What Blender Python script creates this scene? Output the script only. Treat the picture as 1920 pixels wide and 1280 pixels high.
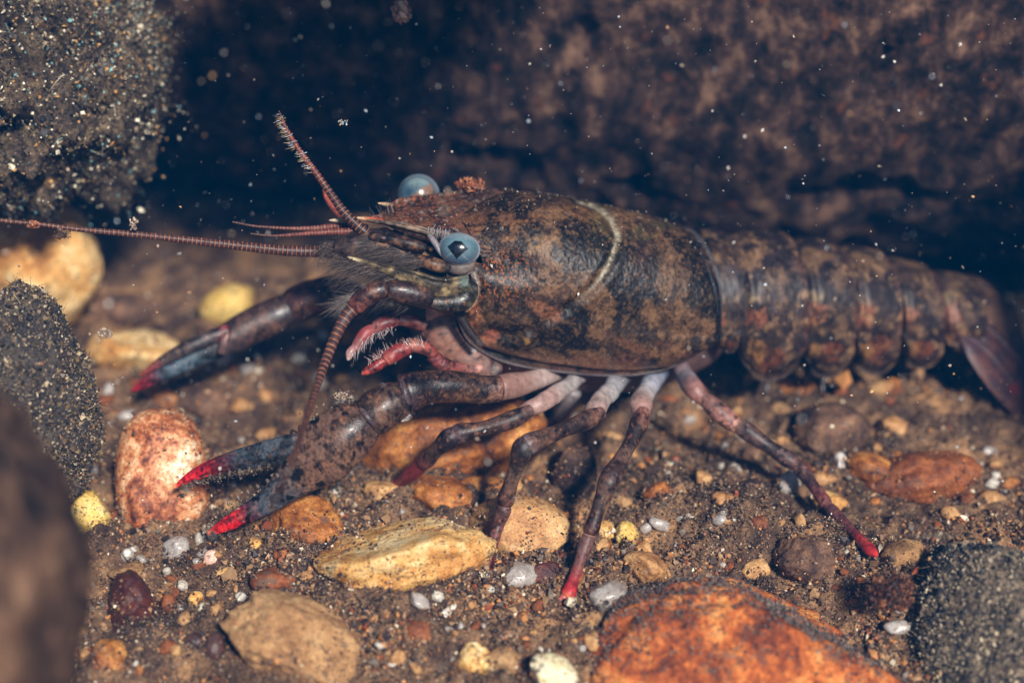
import bpy, bmesh, math, random
import numpy as np
from mathutils import Vector, Matrix

# ------------------------------------------------------------------ camera, light, exposure
# one unit is one centimetre; X right, Y away, Z up, riverbed near z = 0
S = bpy.context.scene
for o in list(bpy.data.objects):
    bpy.data.objects.remove(o)
PITCH = math.radians(30)
D = 24.0            # focus distance
FP = 3288.0         # focal length in pixels of a 1920 wide frame
ZC = 2.72
Rv = np.array([1.0, 0, 0])
Fv = np.array([0, math.cos(PITCH), -math.sin(PITCH)])
Uv = np.array([0, math.sin(PITCH), math.cos(PITCH)])
CAM = np.array([0, 0, ZC]) - D * Fv

cd = bpy.data.cameras.new('camera')
cam = bpy.data.objects.new('camera', cd)
S.collection.objects.link(cam)
S.camera = cam
cam.location = CAM
cam.rotation_euler = (math.pi / 2 - PITCH, 0, 0)
cd.sensor_width = 360.0
cd.lens = FP / 1920 * 360.0
cd.clip_start = 0.5
cd.clip_end = 400
cd.dof.use_dof = True
cd.dof.focus_distance = D - 0.25
cd.dof.aperture_fstop = (cd.lens * 1e-3) / (2 * 0.31)

SUN_TO = np.array([0.30, -0.78, 0.72])
SUN_TO /= np.linalg.norm(SUN_TO)
W = bpy.data.worlds.new('World')
S.world = W
W.use_nodes = True
nt = W.node_tree
nt.nodes.clear()
sky = nt.nodes.new('ShaderNodeTexSky')
sky.sky_type = 'NISHITA'
sky.sun_disc = False
sky.sun_elevation = math.asin(SUN_TO[2])
sky.sun_rotation = math.atan2(SUN_TO[0], SUN_TO[1])
bg = nt.nodes.new('ShaderNodeBackground')
bg.inputs['Strength'].default_value = 0.05
wo = nt.nodes.new('ShaderNodeOutputWorld')
nt.links.new(sky.outputs[0], bg.inputs[0])
nt.links.new(bg.outputs[0], wo.inputs[0])
sl = bpy.data.lights.new('sun', 'SUN')
sl.energy = 5.0
sl.angle = math.radians(6)
sl.color = (1.0, 0.96, 0.90)
sun = bpy.data.objects.new('sun', sl)
S.collection.objects.link(sun)
sun.rotation_euler = Vector(SUN_TO).to_track_quat('Z', 'Y').to_euler()
S.view_settings.view_transform = 'Standard'
S.view_settings.look = 'None'
S.view_settings.exposure = 0.5
S.view_settings.gamma = 1.0
S.cycles.use_denoising = True
S.cycles.max_bounces = 6
S.cycles.volume_bounces = 0
S.cycles.diffuse_bounces = 2
S.cycles.glossy_bounces = 2
S.cycles.transmission_bounces = 4
S.cycles.caustics_reflective = False
S.cycles.caustics_refractive = False
S.cycles.sample_clamp_indirect = 4.0

rng = np.random.default_rng(7)

# ------------------------------------------------------------------ helpers
def P(px, py, d=0.0):
    """Point seen at pixel (px, py) of the photograph, d centimetres behind the focus plane."""
    px, py, d = np.asarray(px, float), np.asarray(py, float), np.asarray(d, float)
    t = (D + d)[..., None]
    return CAM + t * (Fv + ((px - 960) / FP)[..., None] * Rv + ((640 - py) / FP)[..., None] * Uv)

def proj(V):
    q = V - CAM
    t = q @ Fv
    return 960 + FP * (q @ Rv) / t, 640 - FP * (q @ Uv) / t

def cm(px, d=0.0):
    return px * (D + d) / FP

def srgb(r, g, b):
    c = np.array([r, g, b], float) / 255
    return np.where(c < 0.04045, c / 12.92, ((c + 0.055) / 1.055) ** 2.4)

def hsh(ix, iy, iz, seed):
    h = (ix.astype(np.int64) * 374761393 + iy.astype(np.int64) * 668265263 + iz.astype(np.int64) * 1442695041 + seed * 974711) & 0xFFFFFFFF
    h = ((h ^ (h >> 13)) * 1274126177) & 0xFFFFFFFF
    h = ((h ^ (h >> 16)) * 2246822519) & 0xFFFFFFFF
    return ((h ^ (h >> 15)) & 0xFFFFFF) / float(0xFFFFFF)

def vn(p, seed=0):
    f = np.floor(p)
    w = p - f
    w = w * w * (3 - 2 * w)
    i = f.astype(np.int64)
    r = 0
    for a in (0, 1):
        wa = w[:, 0] if a else 1 - w[:, 0]
        for b in (0, 1):
            wb = w[:, 1] if b else 1 - w[:, 1]
            for c in (0, 1):
                wc = w[:, 2] if c else 1 - w[:, 2]
                r = r + wa * wb * wc * hsh(i[:, 0] + a, i[:, 1] + b, i[:, 2] + c, seed)
    return r

ROT = np.array([[0.36, 0.48, -0.8], [-0.8, 0.6, 0.0], [0.48, 0.64, 0.6]])
def fbm(p, octv=4, seed=0, gain=0.5):
    p = np.asarray(p, float)
    s, a, n = 0, 1.0, 0
    for k in range(octv):
        s = s + a * vn(p, seed + 17 * k)
        n += a
        a *= gain
        p = (p @ ROT.T) * 2.03 + 11.7
    return s / n

def sstep(a, b, x):
    t = np.clip((x - a) / (b - a), 0, 1)
    return t * t * (3 - 2 * t)

def mixc(c, target, w):
    return c * (1 - w[:, None]) + np.asarray(target) * w[:, None]

WLOC = {}
def mk(name, V, F, mat, parent=None, col=None, smooth=True, origin=None, kind=None):
    V = np.asarray(V, float)
    if not isinstance(F, (list, tuple)):
        F = [F]
    F = [np.asarray(f, np.int32) for f in F if len(f)]
    if origin is None:
        origin = np.array([V[:, 0].mean(), V[:, 1].mean(), V[:, 2].min()])
    me = bpy.data.meshes.new(name)
    loops = np.concatenate([f.ravel() for f in F])
    tot = np.concatenate([np.full(len(f), f.shape[1], np.int32) for f in F])
    starts = np.concatenate([[0], np.cumsum(tot)[:-1]]).astype(np.int32)
    me.vertices.add(len(V))
    me.vertices.foreach_set('co', (V - origin).astype(np.float32).ravel())
    me.loops.add(len(loops))
    me.loops.foreach_set('vertex_index', loops.astype(np.int32))
    me.polygons.add(len(tot))
    me.polygons.foreach_set('loop_start', starts)
    me.polygons.foreach_set('loop_total', tot)
    me.polygons.foreach_set('use_smooth', np.full(len(tot), smooth, bool))
    me.update(calc_edges=True)
    me.validate()
    if col is not None:
        at = me.color_attributes.new('Col', 'FLOAT_COLOR', 'POINT')
        c4 = np.ones((len(V), 4), np.float32)
        c4[:, :3] = np.clip(col, 0, 1)
        at.data.foreach_set('color', c4.ravel())
    me.materials.append(mat)
    o = bpy.data.objects.new(name, me)
    S.collection.objects.link(o)
    WLOC[o.name] = np.array(origin, float)
    if parent is not None:
        o.parent = parent
        o.location = origin - WLOC[parent.name]
    else:
        o.location = origin
    if kind:
        o['kind'] = kind
    return o

def empty(name, loc):
    o = bpy.data.objects.new(name, None)
    S.collection.objects.link(o)
    o.location = loc
    o.empty_display_size = 0.3
    WLOC[o.name] = np.array(loc, float)
    return o

def tag(o, label, cat, group=None):
    o['label'] = label
    o['category'] = cat
    if group:
        o['group'] = group
    return o

# ------------------------------------------------------------------ materials
def new_mat(name):
    m = bpy.data.materials.new(name)
    m.use_nodes = True
    t = m.node_tree
    return m, t, t.nodes['Principled BSDF']

def noise(t, scale, detail=4, rough=0.55, coord=None, dist=0.0):
    n = t.nodes.new('ShaderNodeTexNoise')
    n.inputs['Scale'].default_value = scale
    n.inputs['Detail'].default_value = detail
    n.inputs['Roughness'].default_value = rough
    n.inputs['Distortion'].default_value = dist
    if coord:
        t.links.new(coord, n.inputs['Vector'])
    return n.outputs['Fac']

def ramp(t, fac, stops, interp='LINEAR'):
    r = t.nodes.new('ShaderNodeValToRGB')
    r.color_ramp.interpolation = interp
    el = r.color_ramp.elements
    while len(el) < len(stops):
        el.new(0.5)
    for e, (p, c) in zip(el, stops):
        e.position = p
        e.color = (*[float(x) for x in c], 1) if len(c) == 3 else c
    t.links.new(fac, r.inputs[0])
    return r.outputs[0]

def mixn(t, fac, a, b, mode='MIX'):
    m = t.nodes.new('ShaderNodeMix')
    m.data_type = 'RGBA'
    m.blend_type = mode
    for sock, v in ((m.inputs[0], fac), (m.inputs[6], a), (m.inputs[7], b)):
        if hasattr(v, 'is_output'):
            t.links.new(v, sock)
        elif isinstance(v, (int, float)):
            sock.default_value = v
        else:
            sock.default_value = (*[float(x) for x in v], 1)
    return m.outputs[2]

def bump(t, bs, h, strength, dist=0.02):
    b = t.nodes.new('ShaderNodeBump')
    b.inputs['Strength'].default_value = strength
    b.inputs['Distance'].default_value = dist
    t.links.new(h, b.inputs['Height'])
    t.links.new(b.outputs[0], bs.inputs['Normal'])

def objcoord(t, rand=True):
    tc = t.nodes.new('ShaderNodeTexCoord')
    if not rand:
        return tc.outputs['Object']
    oi = t.nodes.new('ShaderNodeObjectInfo')
    mul = t.nodes.new('ShaderNodeMath'); mul.operation = 'MULTIPLY'; mul.inputs[1].default_value = 37.0
    t.links.new(oi.outputs['Random'], mul.inputs[0])
    va = t.nodes.new('ShaderNodeVectorMath'); va.operation = 'ADD'
    t.links.new(tc.outputs['Object'], va.inputs[0])
    t.links.new(mul.outputs[0], va.inputs[1])
    return va.outputs[0]

def attr_mat(name, rough=0.5, var=0.35, vscale=14, bscale=40, bstr=0.2, bdist=0.012, spec=0.5, coat=0.0, sss=0.0):
    """Colour from the mesh's own colour attribute, broken up by fine grain."""
    m, t, bs = new_mat(name)
    a = t.nodes.new('ShaderNodeAttribute'); a.attribute_name = 'Col'
    co = objcoord(t, False)
    n1 = noise(t, vscale, 5, 0.65, co)
    g = ramp(t, n1, [(0.3, (1 - var,) * 3), (0.5, (1, 1, 1)), (0.72, (1 + var,) * 3)])
    c = mixn(t, 1.0, a.outputs['Color'], g, 'MULTIPLY')
    t.links.new(c, bs.inputs['Base Color'])
    rr = ramp(t, n1, [(0.3, (rough * 0.75,) * 3), (0.7, (min(1, rough * 1.25),) * 3)])
    t.links.new(rr, bs.inputs['Roughness'])
    bs.inputs['Specular IOR Level'].default_value = spec
    if coat:
        bs.inputs['Coat Weight'].default_value = coat
        bs.inputs['Coat Roughness'].default_value = 0.12
    if sss:
        bs.inputs['Subsurface Weight'].default_value = sss
        bs.inputs['Subsurface Radius'].default_value = (0.12, 0.05, 0.03)
        bs.inputs['Subsurface Scale'].default_value = 1.0
    if bstr:
        bump(t, bs, noise(t, bscale, 4, 0.6, co), bstr, bdist)
    return m

def stone_mat(name, stops, scale=2.0, detail=8, rough=0.6, bscale=18, bstr=0.35, speck=None, spec=0.4, dist=0.3, sscale=30, dust=0.1):
    """Mottled stone: a noise ramp of the stone's own minerals with small specks."""
    m, t, bs = new_mat(name)
    co = objcoord(t)
    mm = t.nodes.new('ShaderNodeMath'); mm.operation = 'MULTIPLY_ADD'
    t.links.new(noise(t, scale * 4.5, 6, 0.7, co), mm.inputs[0]); mm.inputs[1].default_value = 0.45
    m2 = t.nodes.new('ShaderNodeMath'); m2.operation = 'MULTIPLY'; m2.inputs[1].default_value = 0.62
    t.links.new(noise(t, scale, detail, 0.62, co, dist), m2.inputs[0])
    t.links.new(m2.outputs[0], mm.inputs[2])
    sh = t.nodes.new('ShaderNodeMath'); sh.operation = 'SUBTRACT'; sh.inputs[1].default_value = 0.035
    t.links.new(mm.outputs[0], sh.inputs[0])
    c = ramp(t, sh.outputs[0], [(p, srgb(*q)) for p, q in stops])
    n2 = noise(t, sscale, 3, 0.6, co)
    if speck:
        k = ramp(t, n2, [(speck[1] - 0.03, (0, 0, 0)), (speck[1] + 0.03, (1, 1, 1))])
        c = mixn(t, k, c, srgb(*speck[0]))
    g = ramp(t, noise(t, sscale * 1.7, 3, 0.7, co), [(0.3, (0.55,) * 3), (0.5, (1,) * 3), (0.7, (1.35,) * 3)])
    c = mixn(t, 1.0, c, g, 'MULTIPLY')
    if dust:
        k = ramp(t, noise(t, 5.0, 6, 0.75, co), [(0.66 - dust, (0, 0, 0)), (0.74 - dust, (0.85,) * 3)])
        c = mixn(t, k, c, srgb(104, 82, 66))
    t.links.new(c, bs.inputs['Base Color'])
    bs.inputs['Roughness'].default_value = rough
    bs.inputs['Specular IOR Level'].default_value = spec
    bump(t, bs, noise(t, bscale, 8, 0.75, co), min(1, bstr * 1.6), 0.05)
    return m

# ------------------------------------------------------------------ riverbed
MOUNDS = []           # (x, y, radius, height)
def hgt(x, y, fine=True):
    x, y = np.asarray(x, float), np.asarray(y, float)
    p = np.stack([x.ravel(), y.ravel(), np.zeros(x.size)], 1)
    h = 0.55 * (fbm(p * 0.35, 3, 3) - 0.5)
    h += 0.04 * np.clip(p[:, 1] - 2, 0, 30)
    if len(p) < 50 and MOUNDS:
        M = np.array(MOUNDS)
        h = h + (M[:, 3] * np.exp(-((p[:, :1] - M[:, 0]) ** 2 + (p[:, 1:2] - M[:, 1]) ** 2) / M[:, 2] ** 2)).sum(1)
    for mx, my, mr, mh in (MOUNDS if len(p) >= 50 else []):
        m_ = (np.abs(p[:, 0] - mx) < 2.6 * mr) & (np.abs(p[:, 1] - my) < 2.6 * mr)
        if m_.any():
            h[m_] += mh * np.exp(-((p[m_, 0] - mx) ** 2 + (p[m_, 1] - my) ** 2) / mr ** 2)
    if fine:
        h += 0.42 * (fbm(p * 1.5, 4, 5) - 0.5)
        c = fbm(p * 5.0, 4, 9, 0.6)
        h += 0.26 * (c - 0.5) + 0.25 * np.clip(c - 0.52, 0, 1)
    return h.reshape(x.shape)

def ground_d(px, py):
    """Depth offset at which the line of sight through (px, py) meets the riverbed."""
    z = 0.0
    dr = Fv + (px - 960) / FP * Rv + (640 - py) / FP * Uv
    for k in range(6):
        t = (CAM[2] - z) / -dr[2]
        q = CAM + t * dr
        z = float(hgt(np.array([q[0]]), np.array([q[1]]), False)[0])
    return t - D

for (mpx, mpy, mr, mh) in [(690, 1130, 0.7, 0.38), (560, 1090, 0.6, 0.22), (1200, 1175, 0.8, 0.3), (480, 1050, 0.8, 0.1),
                           (700, 945, 0.8, 0.18), (1330, 990, 1.0, 0.3), (1500, 1040, 0.8, 0.35), (1700, 1120, 0.8, 0.35),
                           (520, 640, 1.6, 0.2), (1250, 900, 1.0, 0.15), (860, 1130, 0.6, 0.12), (330, 1180, .7, .15)]:
    q = P(mpx, mpy, ground_d(mpx, mpy))
    MOUNDS.append((q[0], q[1], mr, mh))

def grid_faces(nu, nv):
    i = np.arange(nu - 1)[:, None] * nv + np.arange(nv - 1)[None, :]
    i = i.ravel()
    return np.stack([i, i + nv, i + nv + 1, i + 1], 1)

m_silt, t, bs = new_mat('river_silt')
co = objcoord(t, False)
c = ramp(t, noise(t, 1.3, 8, 0.65, co), [(0.34, srgb(44, 34, 31)), (0.45, srgb(86, 65, 52)), (0.55, srgb(128, 98, 72)), (0.66, srgb(172, 128, 86))])
g = ramp(t, noise(t, 26, 4, 0.7, co), [(0.3, (0.45,) * 3), (0.5, (1,) * 3), (0.72, (1.7,) * 3)])
c = mixn(t, 1.0, c, g, 'MULTIPLY')
t.links.new(c, bs.inputs['Base Color'])
bs.inputs['Roughness'].default_value = 0.85
bs.inputs['Specular IOR Level'].default_value = 0.2
bump(t, bs, noise(t, 22, 6, 0.7, co), 0.8, 0.05)

# ------------------------------------------------------------------ sunken log behind
m_bark, t, bs = new_mat('waterlogged_bark')
co = objcoord(t, False)
mp = t.nodes.new('ShaderNodeMapping')
mp.inputs['Scale'].default_value = (1.1, 0.9, 0.9)
t.links.new(co, mp.inputs[0])
c = ramp(t, noise(t, 2.2, 8, 0.68, mp.outputs[0], 0.2), [(0.36, srgb(8, 8, 10)), (0.45, srgb(38, 28, 26)), (0.54, srgb(72, 52, 44)), (0.66, srgb(126, 96, 76))])
k = ramp(t, noise(t, 2.6, 3, 0.5, co), [(0.64, (0, 0, 0)), (0.74, (0.8, 0.8, 0.8))])
c = mixn(t, k, c, srgb(104, 62, 42))
t.links.new(c, bs.inputs['Base Color'])
bs.inputs['Roughness'].default_value = 0.9
bs.inputs['Specular IOR Level'].default_value = 0.15
bump(t, bs, noise(t, 6, 6, 0.7, co), 0.8, 0.15)

nu, nv = 360, 260
ax = np.linspace(-32, 40, nu)
th = np.linspace(0, 2 * math.pi, nv, endpoint=False)
A, T = np.meshgrid(ax, th, indexing='ij')
p = np.stack([A.ravel(), 6 * np.cos(T).ravel(), 6 * np.sin(T).ravel()], 1)
rad = 5.6 + 1.2 * (fbm(p * 0.22, 3, 21) - 0.5)
rad = rad + 0.5 * (fbm(p * np.array([0.9, 0.6, 0.6]), 4, 22) - 0.5) + 0.5 * (fbm(p * np.array([3.2, 1.2, 1.2]), 5, 23, 0.6) - 0.5)
rad = rad - 0.35 * sstep(0.6, 0.75, fbm(p * 1.1, 3, 24))
ly = -np.cos(T).ravel() * rad
lz = np.sin(T).ravel() * rad
yaw = math.radians(-13.3)
lx = A.ravel()
wx = lx * math.cos(yaw) - ly * math.sin(yaw) - 4.7
wy = lx * math.sin(yaw) + ly * math.cos(yaw) + 12.5
wz = lz + 5.0
ii = np.arange(nu - 1)[:, None] * nv
jj = np.arange(nv)[None, :]
Fq = np.stack([(ii + jj).ravel(), (ii + (jj + 1) % nv).ravel(), (ii + nv + (jj + 1) % nv).ravel(), (ii + nv + jj).ravel()], 1)
log = mk('sunken_log', np.stack([wx, wy, wz], 1), Fq, m_bark)
tag(log, 'dark waterlogged log lying across the back of the riverbed', 'log')

# ------------------------------------------------------------------ stones
def ico(sub):
    b = bmesh.new()
    bmesh.ops.create_icosphere(b, subdivisions=sub, radius=1.0)
    V = np.array([v.co[:] for v in b.verts])
    F = np.array([[v.index for v in f.verts] for f in b.faces], np.int32)
    b.free()
    return V, F
ICO = {k: ico(k) for k in (1, 2, 3, 4, 5, 6, 7)}

def stone_shape(sub, seed, amp=0.18, freq=1.3, cuts=0, fine=0.03, ffreq=6.0, oct=4, pw=2.0):
    V, F = ICO[sub]
    r = np.ones(len(V))
    if pw != 2.0:
        r = 1.0 / (np.abs(V) ** pw).sum(1) ** (1 / pw)
    rg = np.random.default_rng(seed)
    for k in range(cuts):
        m = rg.normal(size=3); m /= np.linalg.norm(m)
        h = rg.uniform(0.62, 0.86)
        dt = np.maximum(V @ m, 1e-3)
        rc = np.where(V @ m > 0.05, h / dt, 9.0)
        kk = 0.06
        q = np.clip(0.5 + 0.5 * (rc - r) / kk, 0, 1)
        r = rc * (1 - q) + r * q - kk * q * (1 - q)
    r = r * (1 + amp * 2 * (fbm(V * freq + seed * 3.1, 3, seed) - 0.5))
    r = r * (1 + fine * 2 * (fbm(V * ffreq + seed, oct, seed + 5) - 0.5))
    return V * r[:, None], F

def place(V, px, py, d, rx, ry, rd, rot=0.0, tilt=0.0):
    """Stone of half width rx, half height ry (photo pixels) and half depth rd cm, turned by rot in the plane facing us."""
    a = math.radians(rot)
    A = Rv * math.cos(a) + Uv * math.sin(a)
    B = -Rv * math.sin(a) + Uv * math.cos(a)
    b2 = math.radians(tilt)
    B2 = B * math.cos(b2) + Fv * math.sin(b2)
    C2 = -B * math.sin(b2) + Fv * math.cos(b2)
    c = P(px, py, d)
    return c + V[:, :1] * cm(rx, d) * A + V[:, 1:2] * cm(ry, d) * B2 - V[:, 2:] * rd * C2

MS = {}
MS['spotted'] = stone_mat('spotted_jasper', [(0.36, (54, 30, 28)), (0.42, (126, 64, 40)), (0.49, (190, 114, 70)), (0.55, (222, 164, 116)), (0.63, (252, 232, 200))], 1.7, 9, 0.42, 22, 0.25, ((62, 36, 30), 0.66), 0.5, 0.8, 14, 0.0)
MS['yellow'] = stone_mat('yellow_pebble', [(0.35, (196, 150, 70)), (0.5, (226, 188, 100)), (0.65, (240, 214, 140))], 2.5, 5, 0.5, 25, 0.3, ((110, 74, 36), 0.6), 0.4, 0.2, 26)
MS['cream'] = stone_mat('cream_stone', [(0.34, (140, 88, 44)), (0.43, (190, 128, 62)), (0.5, (218, 166, 96)), (0.58, (236, 200, 140)), (0.68, (246, 226, 184))], 0.9, 8, 0.55, 14, 0.4, ((96, 62, 42), 0.62), 0.4, 0.4, 20)
MS['tan'] = stone_mat('tan_stone', [(0.32, (120, 78, 44)), (0.46, (178, 126, 76)), (0.58, (214, 168, 112)), (0.7, (226, 190, 140))], 1.4, 7, 0.5, 14, 0.3, ((90, 56, 34), 0.7), 0.4, 0.4, 20)
MS['orange'] = stone_mat('orange_stone', [(0.36, (70, 38, 24)), (0.44, (130, 72, 32)), (0.53, (178, 110, 50)), (0.66, (222, 164, 88))], 1.8, 7, 0.5, 14, 0.3, ((70, 40, 28), 0.68), 0.4, 0.4, 20)
MS['rust'] = stone_mat('rust_stone', [(0.3, (64, 34, 26)), (0.45, (112, 60, 36)), (0.58, (160, 92, 48)), (0.7, (196, 124, 66))], 2.0, 7, 0.55, 14, 0.35, ((48, 32, 28), 0.66), 0.35, 0.4, 20)
MS['sand'] = stone_mat('sandstone', [(0.32, (132, 92, 60)), (0.48, (184, 138, 92)), (0.6, (208, 166, 116)), (0.72, (226, 190, 144))], 2.2, 9, 0.75, 26, 0.5, ((96, 66, 46), 0.62), 0.25, 0.2, 24)
MS['quartz'] = stone_mat('grey_quartz', [(0.35, (128, 118, 112)), (0.5, (168, 158, 150)), (0.66, (206, 198, 190))], 2.5, 5, 0.18, 10, 0.1, None, 0.6)
MS['white'] = stone_mat('white_quartz', [(0.38, (150, 138, 124)), (0.5, (196, 186, 170)), (0.62, (232, 226, 214))], 3, 5, 0.4, 16, 0.2, None, 0.5)
MS['ivory'] = stone_mat('ivory_stone', [(0.3, (206, 176, 120)), (0.45, (240, 222, 172)), (0.6, (252, 246, 218))], 2, 6, 0.5, 14, 0.25, ((170, 130, 80), 0.72), 0.4)
MS['pink'] = stone_mat('pink_quartz', [(0.35, (222, 160, 136)), (0.5, (240, 196, 176)), (0.66, (250, 224, 208))], 3, 5, 0.4, 16, 0.2, None, 0.5)
MS['wine'] = stone_mat('dark_red_stone', [(0.32, (34, 18, 20)), (0.48, (72, 34, 30)), (0.62, (112, 54, 38)), (0.74, (140, 76, 48))], 2.2, 7, 0.4, 14, 0.3, ((30, 20, 22), 0.68), 0.5)
MS['plum'] = stone_mat('plum_stone', [(0.35, (52, 34, 36)), (0.5, (78, 52, 48)), (0.66, (104, 74, 62))], 3, 5, 0.35, 14, 0.2, None, 0.5)
MS['gold'] = stone_mat('golden_speckled_stone', [(0.34, (190, 116, 40)), (0.48, (232, 170, 84)), (0.6, (250, 222, 160)), (0.7, (252, 240, 205))], 3.2, 6, 0.45, 20, 0.3, ((84, 40, 24), 0.58), 0.5, 0.3, 13)
MS['slate'] = stone_mat('silted_slate', [(0.34, (38, 36, 40)), (0.48, (68, 62, 60)), (0.6, (96, 86, 76)), (0.72, (140, 122, 98))], 1.6, 9, 0.8, 20, 0.6, ((150, 136, 116), 0.66), 0.2, 0.3, 16)
MS['granite'] = stone_mat('speckled_dark_stone', [(0.36, (26, 26, 30)), (0.47, (66, 60, 56)), (0.55, (130, 112, 92)), (0.68, (186, 164, 132))], 7.5, 8, 0.75, 20, 0.6, ((22, 26, 34), 0.6), 0.25, 0.3, 17)
MS['boulder'] = stone_mat('orange_boulder', [(0.36, (70, 34, 24)), (0.44, (140, 66, 32)), (0.51, (190, 98, 44)), (0.58, (222, 138, 70)), (0.68, (240, 180, 110))], 1.6, 9, 0.6, 16, 0.5, ((70, 44, 36), 0.64), 0.35, 0.5, 13)
MS['crust'] = stone_mat('silt_crust', [(0.36, (26, 24, 26)), (0.45, (60, 50, 44)), (0.54, (98, 82, 66)), (0.66, (150, 128, 98))], 2.4, 9, 0.85, 16, 0.7, ((28, 28, 34), 0.6), 0.2, 0.4, 14)
MS['near'] = stone_mat('tawny_stone', [(0.40, (22, 19, 20)), (0.46, (84, 62, 52)), (0.54, (134, 100, 78)), (0.66, (176, 138, 108))], 0.7, 6, 0.75, 10, 0.5, ((50, 40, 40), 0.66), 0.25)
MS['umber'] = stone_mat('umber_stone', [(0.38, (30, 24, 26)), (0.46, (74, 54, 46)), (0.54, (120, 88, 68)), (0.64, (170, 128, 96))], 0.75, 6, 0.75, 10, 0.5, ((50, 40, 40), 0.66), 0.25)

SD = [100]
DUST = []
STONES = []
def stone(name, label, mat, px, py, rx, ry, rd=None, rot=0, d=None, sub=5, amp=0.14, freq=1.2, cuts=0, fine=0.03, foot=0.6, tilt=0, cat='stone', pw=2.0, ffreq=6.0, group=None, seed=None, dusty=None):
    SD[0] += 1
    sd = seed or SD[0]
    if rd is None:
        rd = cm(0.5 * (rx + ry))
    rx, ry = rx * (1.08 if 20 <= rx < 200 else 1), ry
    if d is None:
        d = ground_d(px, py + foot * ry) + rd * 0.35
    if 20 <= rx < 200 and mat != 'spotted':
        amp, fine, cuts = amp * 1.5, fine * 2.0, cuts + 2
    V, F = stone_shape(sub, sd, amp, freq, cuts, fine, ffreq, 4, pw)
    o = mk(name, place(V, px, py, d, rx, ry, rd, rot, tilt), F, MS[mat])
    STONES.append((px, py, rx, ry, d))
    if dusty is None:
        dusty = 0 if rx < 20 else 1
    if dusty and rx < 200:
        DUST.append((o, int(min(3000, 0.06 * rx * ry + 60) * dusty)))
    return tag(o, label, cat, group)

# large boulders and rocks
stone('boulder', 'large rusty orange boulder with silt fuzz along its top, bottom edge', 'boulder', 1400, 1320, 315, 228, 1.2, -3, -1.25, 7, 0.09, 1.3, 1, 0.05, cat='rock', ffreq=7, seed=311, pw=2.5)
orange_boulder = bpy.context.scene.objects['boulder']
right_rock = stone('speckled_rock', 'dark grey speckled rock in the bottom right corner', 'granite', 1910, 1230, 222, 250, 1.2, 12, -0.95, 7, 0.1, 1.2, 2, 0.06, cat='rock', ffreq=8, seed=322)
left_rock = stone('silted_rock', 'dark silt-covered rock standing at the left edge', 'slate', 40, 745, 130, 205, 1.5, 8, 0.1, 7, 0.12, 1.4, 2, 0.05, cat='rock', ffreq=7, seed=333)
shade_rock = stone('added_shade_boulder', 'unseen dark boulder added outside the right edge to shade the tail', 'slate', 3285, 500, 640, 1150, 4.6, 8, -4.5, 6, 0.1, 1.2, 2, 0.04, cat='rock', seed=366)  # added out of view only to cast shade over the tail
near_rock = stone('boulder', 'brown out-of-focus boulder close to the lens, bottom left corner', 'near', -88, 1050, 215, 345, 2.6, 14, -7.2, 6, 0.2, 1.6, 2, 0.12, cat='rock', seed=344)
stone('boulder', 'big cream boulder blurred behind the left rock', 'cream', 45, 495, 132, 140, 1.1, 0, 5.0, 6, 0.1, 1.1, 0, 0.02, cat='rock', seed=355)

# middle stones
stone('pebble', 'upright oval pebble mottled orange, brown and white before the claw tips', 'spotted', 304, 895, 80, 128, 0.62, 4, 1.1, 6, 0.07, 1.2, 0, 0.03, cat='pebble', pw=2.3, seed=17)
stone('pebble', 'small mustard yellow pebble with fine brown flecks', 'yellow', 170, 970, 38, 56, 0.35, 14, 0.9, 5, 0.09, 1.3, 0, 0.02, cat='pebble', seed=18)
stone('stone', 'long pale yellow stone lying flat in the silt', 'cream', 760, 1046, 152, 76, 0.9, 6, None, 6, 0.1, 1.3, 3, 0.03, seed=19)
stone('stone', 'rounded tan stone behind the middle walking leg', 'tan', 975, 990, 92, 62, 0.7, -8, None, 5, 0.07, 1.2, 1, 0.02)
stone('stone', 'orange-brown flat stone below the foremost walking leg', 'orange', 828, 932, 66, 42, 0.5, -6, None, 5, 0.12, 1.3, 2)
stone('stone', 'small bright orange stone wedged beside the middle leg', 'orange', 905, 915, 44, 30, 0.4, -10, None, 5, 0.12, 1.3, 2)
stone('stone', 'rust-orange block of stone under the near claw', 'orange', 578, 985, 74, 54, 0.6, 0, None, 5, 0.12, 1.4, 3)
stone('slab', 'angular sandy slab at the bottom edge', 'sand', 552, 1212, 150, 90, 0.9, -26, None, 6, 0.03, 1.3, 9, 0.05, seed=29, cat='stone')
stone('pebble', 'cream white angular pebble cut by the bottom edge', 'ivory', 1032, 1266, 48, 42, 0.35, -20, None, 5, 0.08, 1.3, 4, 0.02, cat='pebble')
stone('pebble', 'golden pointed pebble covered in dark specks', 'gold', 893, 1236, 34, 36, 0.28, 0, None, 5, 0.1, 1.3, 5, 0.03, cat='pebble', seed=8)
stone('pebble', 'dull brown pebble next to the golden speckled one', 'sand', 944, 1238, 27, 27, 0.25, 0, None, 4, 0.1, cat='pebble')
stone('pebble', 'glossy grey quartz pebble between two walking leg feet', 'quartz', 968, 1082, 40, 30, 0.3, 10, None, 5, 0.06, 1.2, 1, 0.01, cat='pebble')
stone('pebble', 'dark red pebble beside the glossy quartz', 'wine', 1024, 1076, 28, 28, 0.3, 0, None, 5, 0.12, 1.3, 3, cat='pebble')
stone('pebble', 'flat pale grey pebble right of the red leg foot', 'quartz', 1140, 1116, 36, 30, 0.3, 0, None, 4, 0.1, cat='pebble')
stone('pebble', 'pale yellow pebble, paired with a golden pointed one', 'cream', 1134, 995, 24, 21, 0.25, 0, None, 4, 0.1, 1.2, 2, cat='pebble')
stone('pebble', 'golden yellow triangular pebble standing on edge', 'yellow', 1172, 1004, 24, 29, 0.2, 0, None, 4, 0.1, 1.2, 4, cat='pebble')
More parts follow.
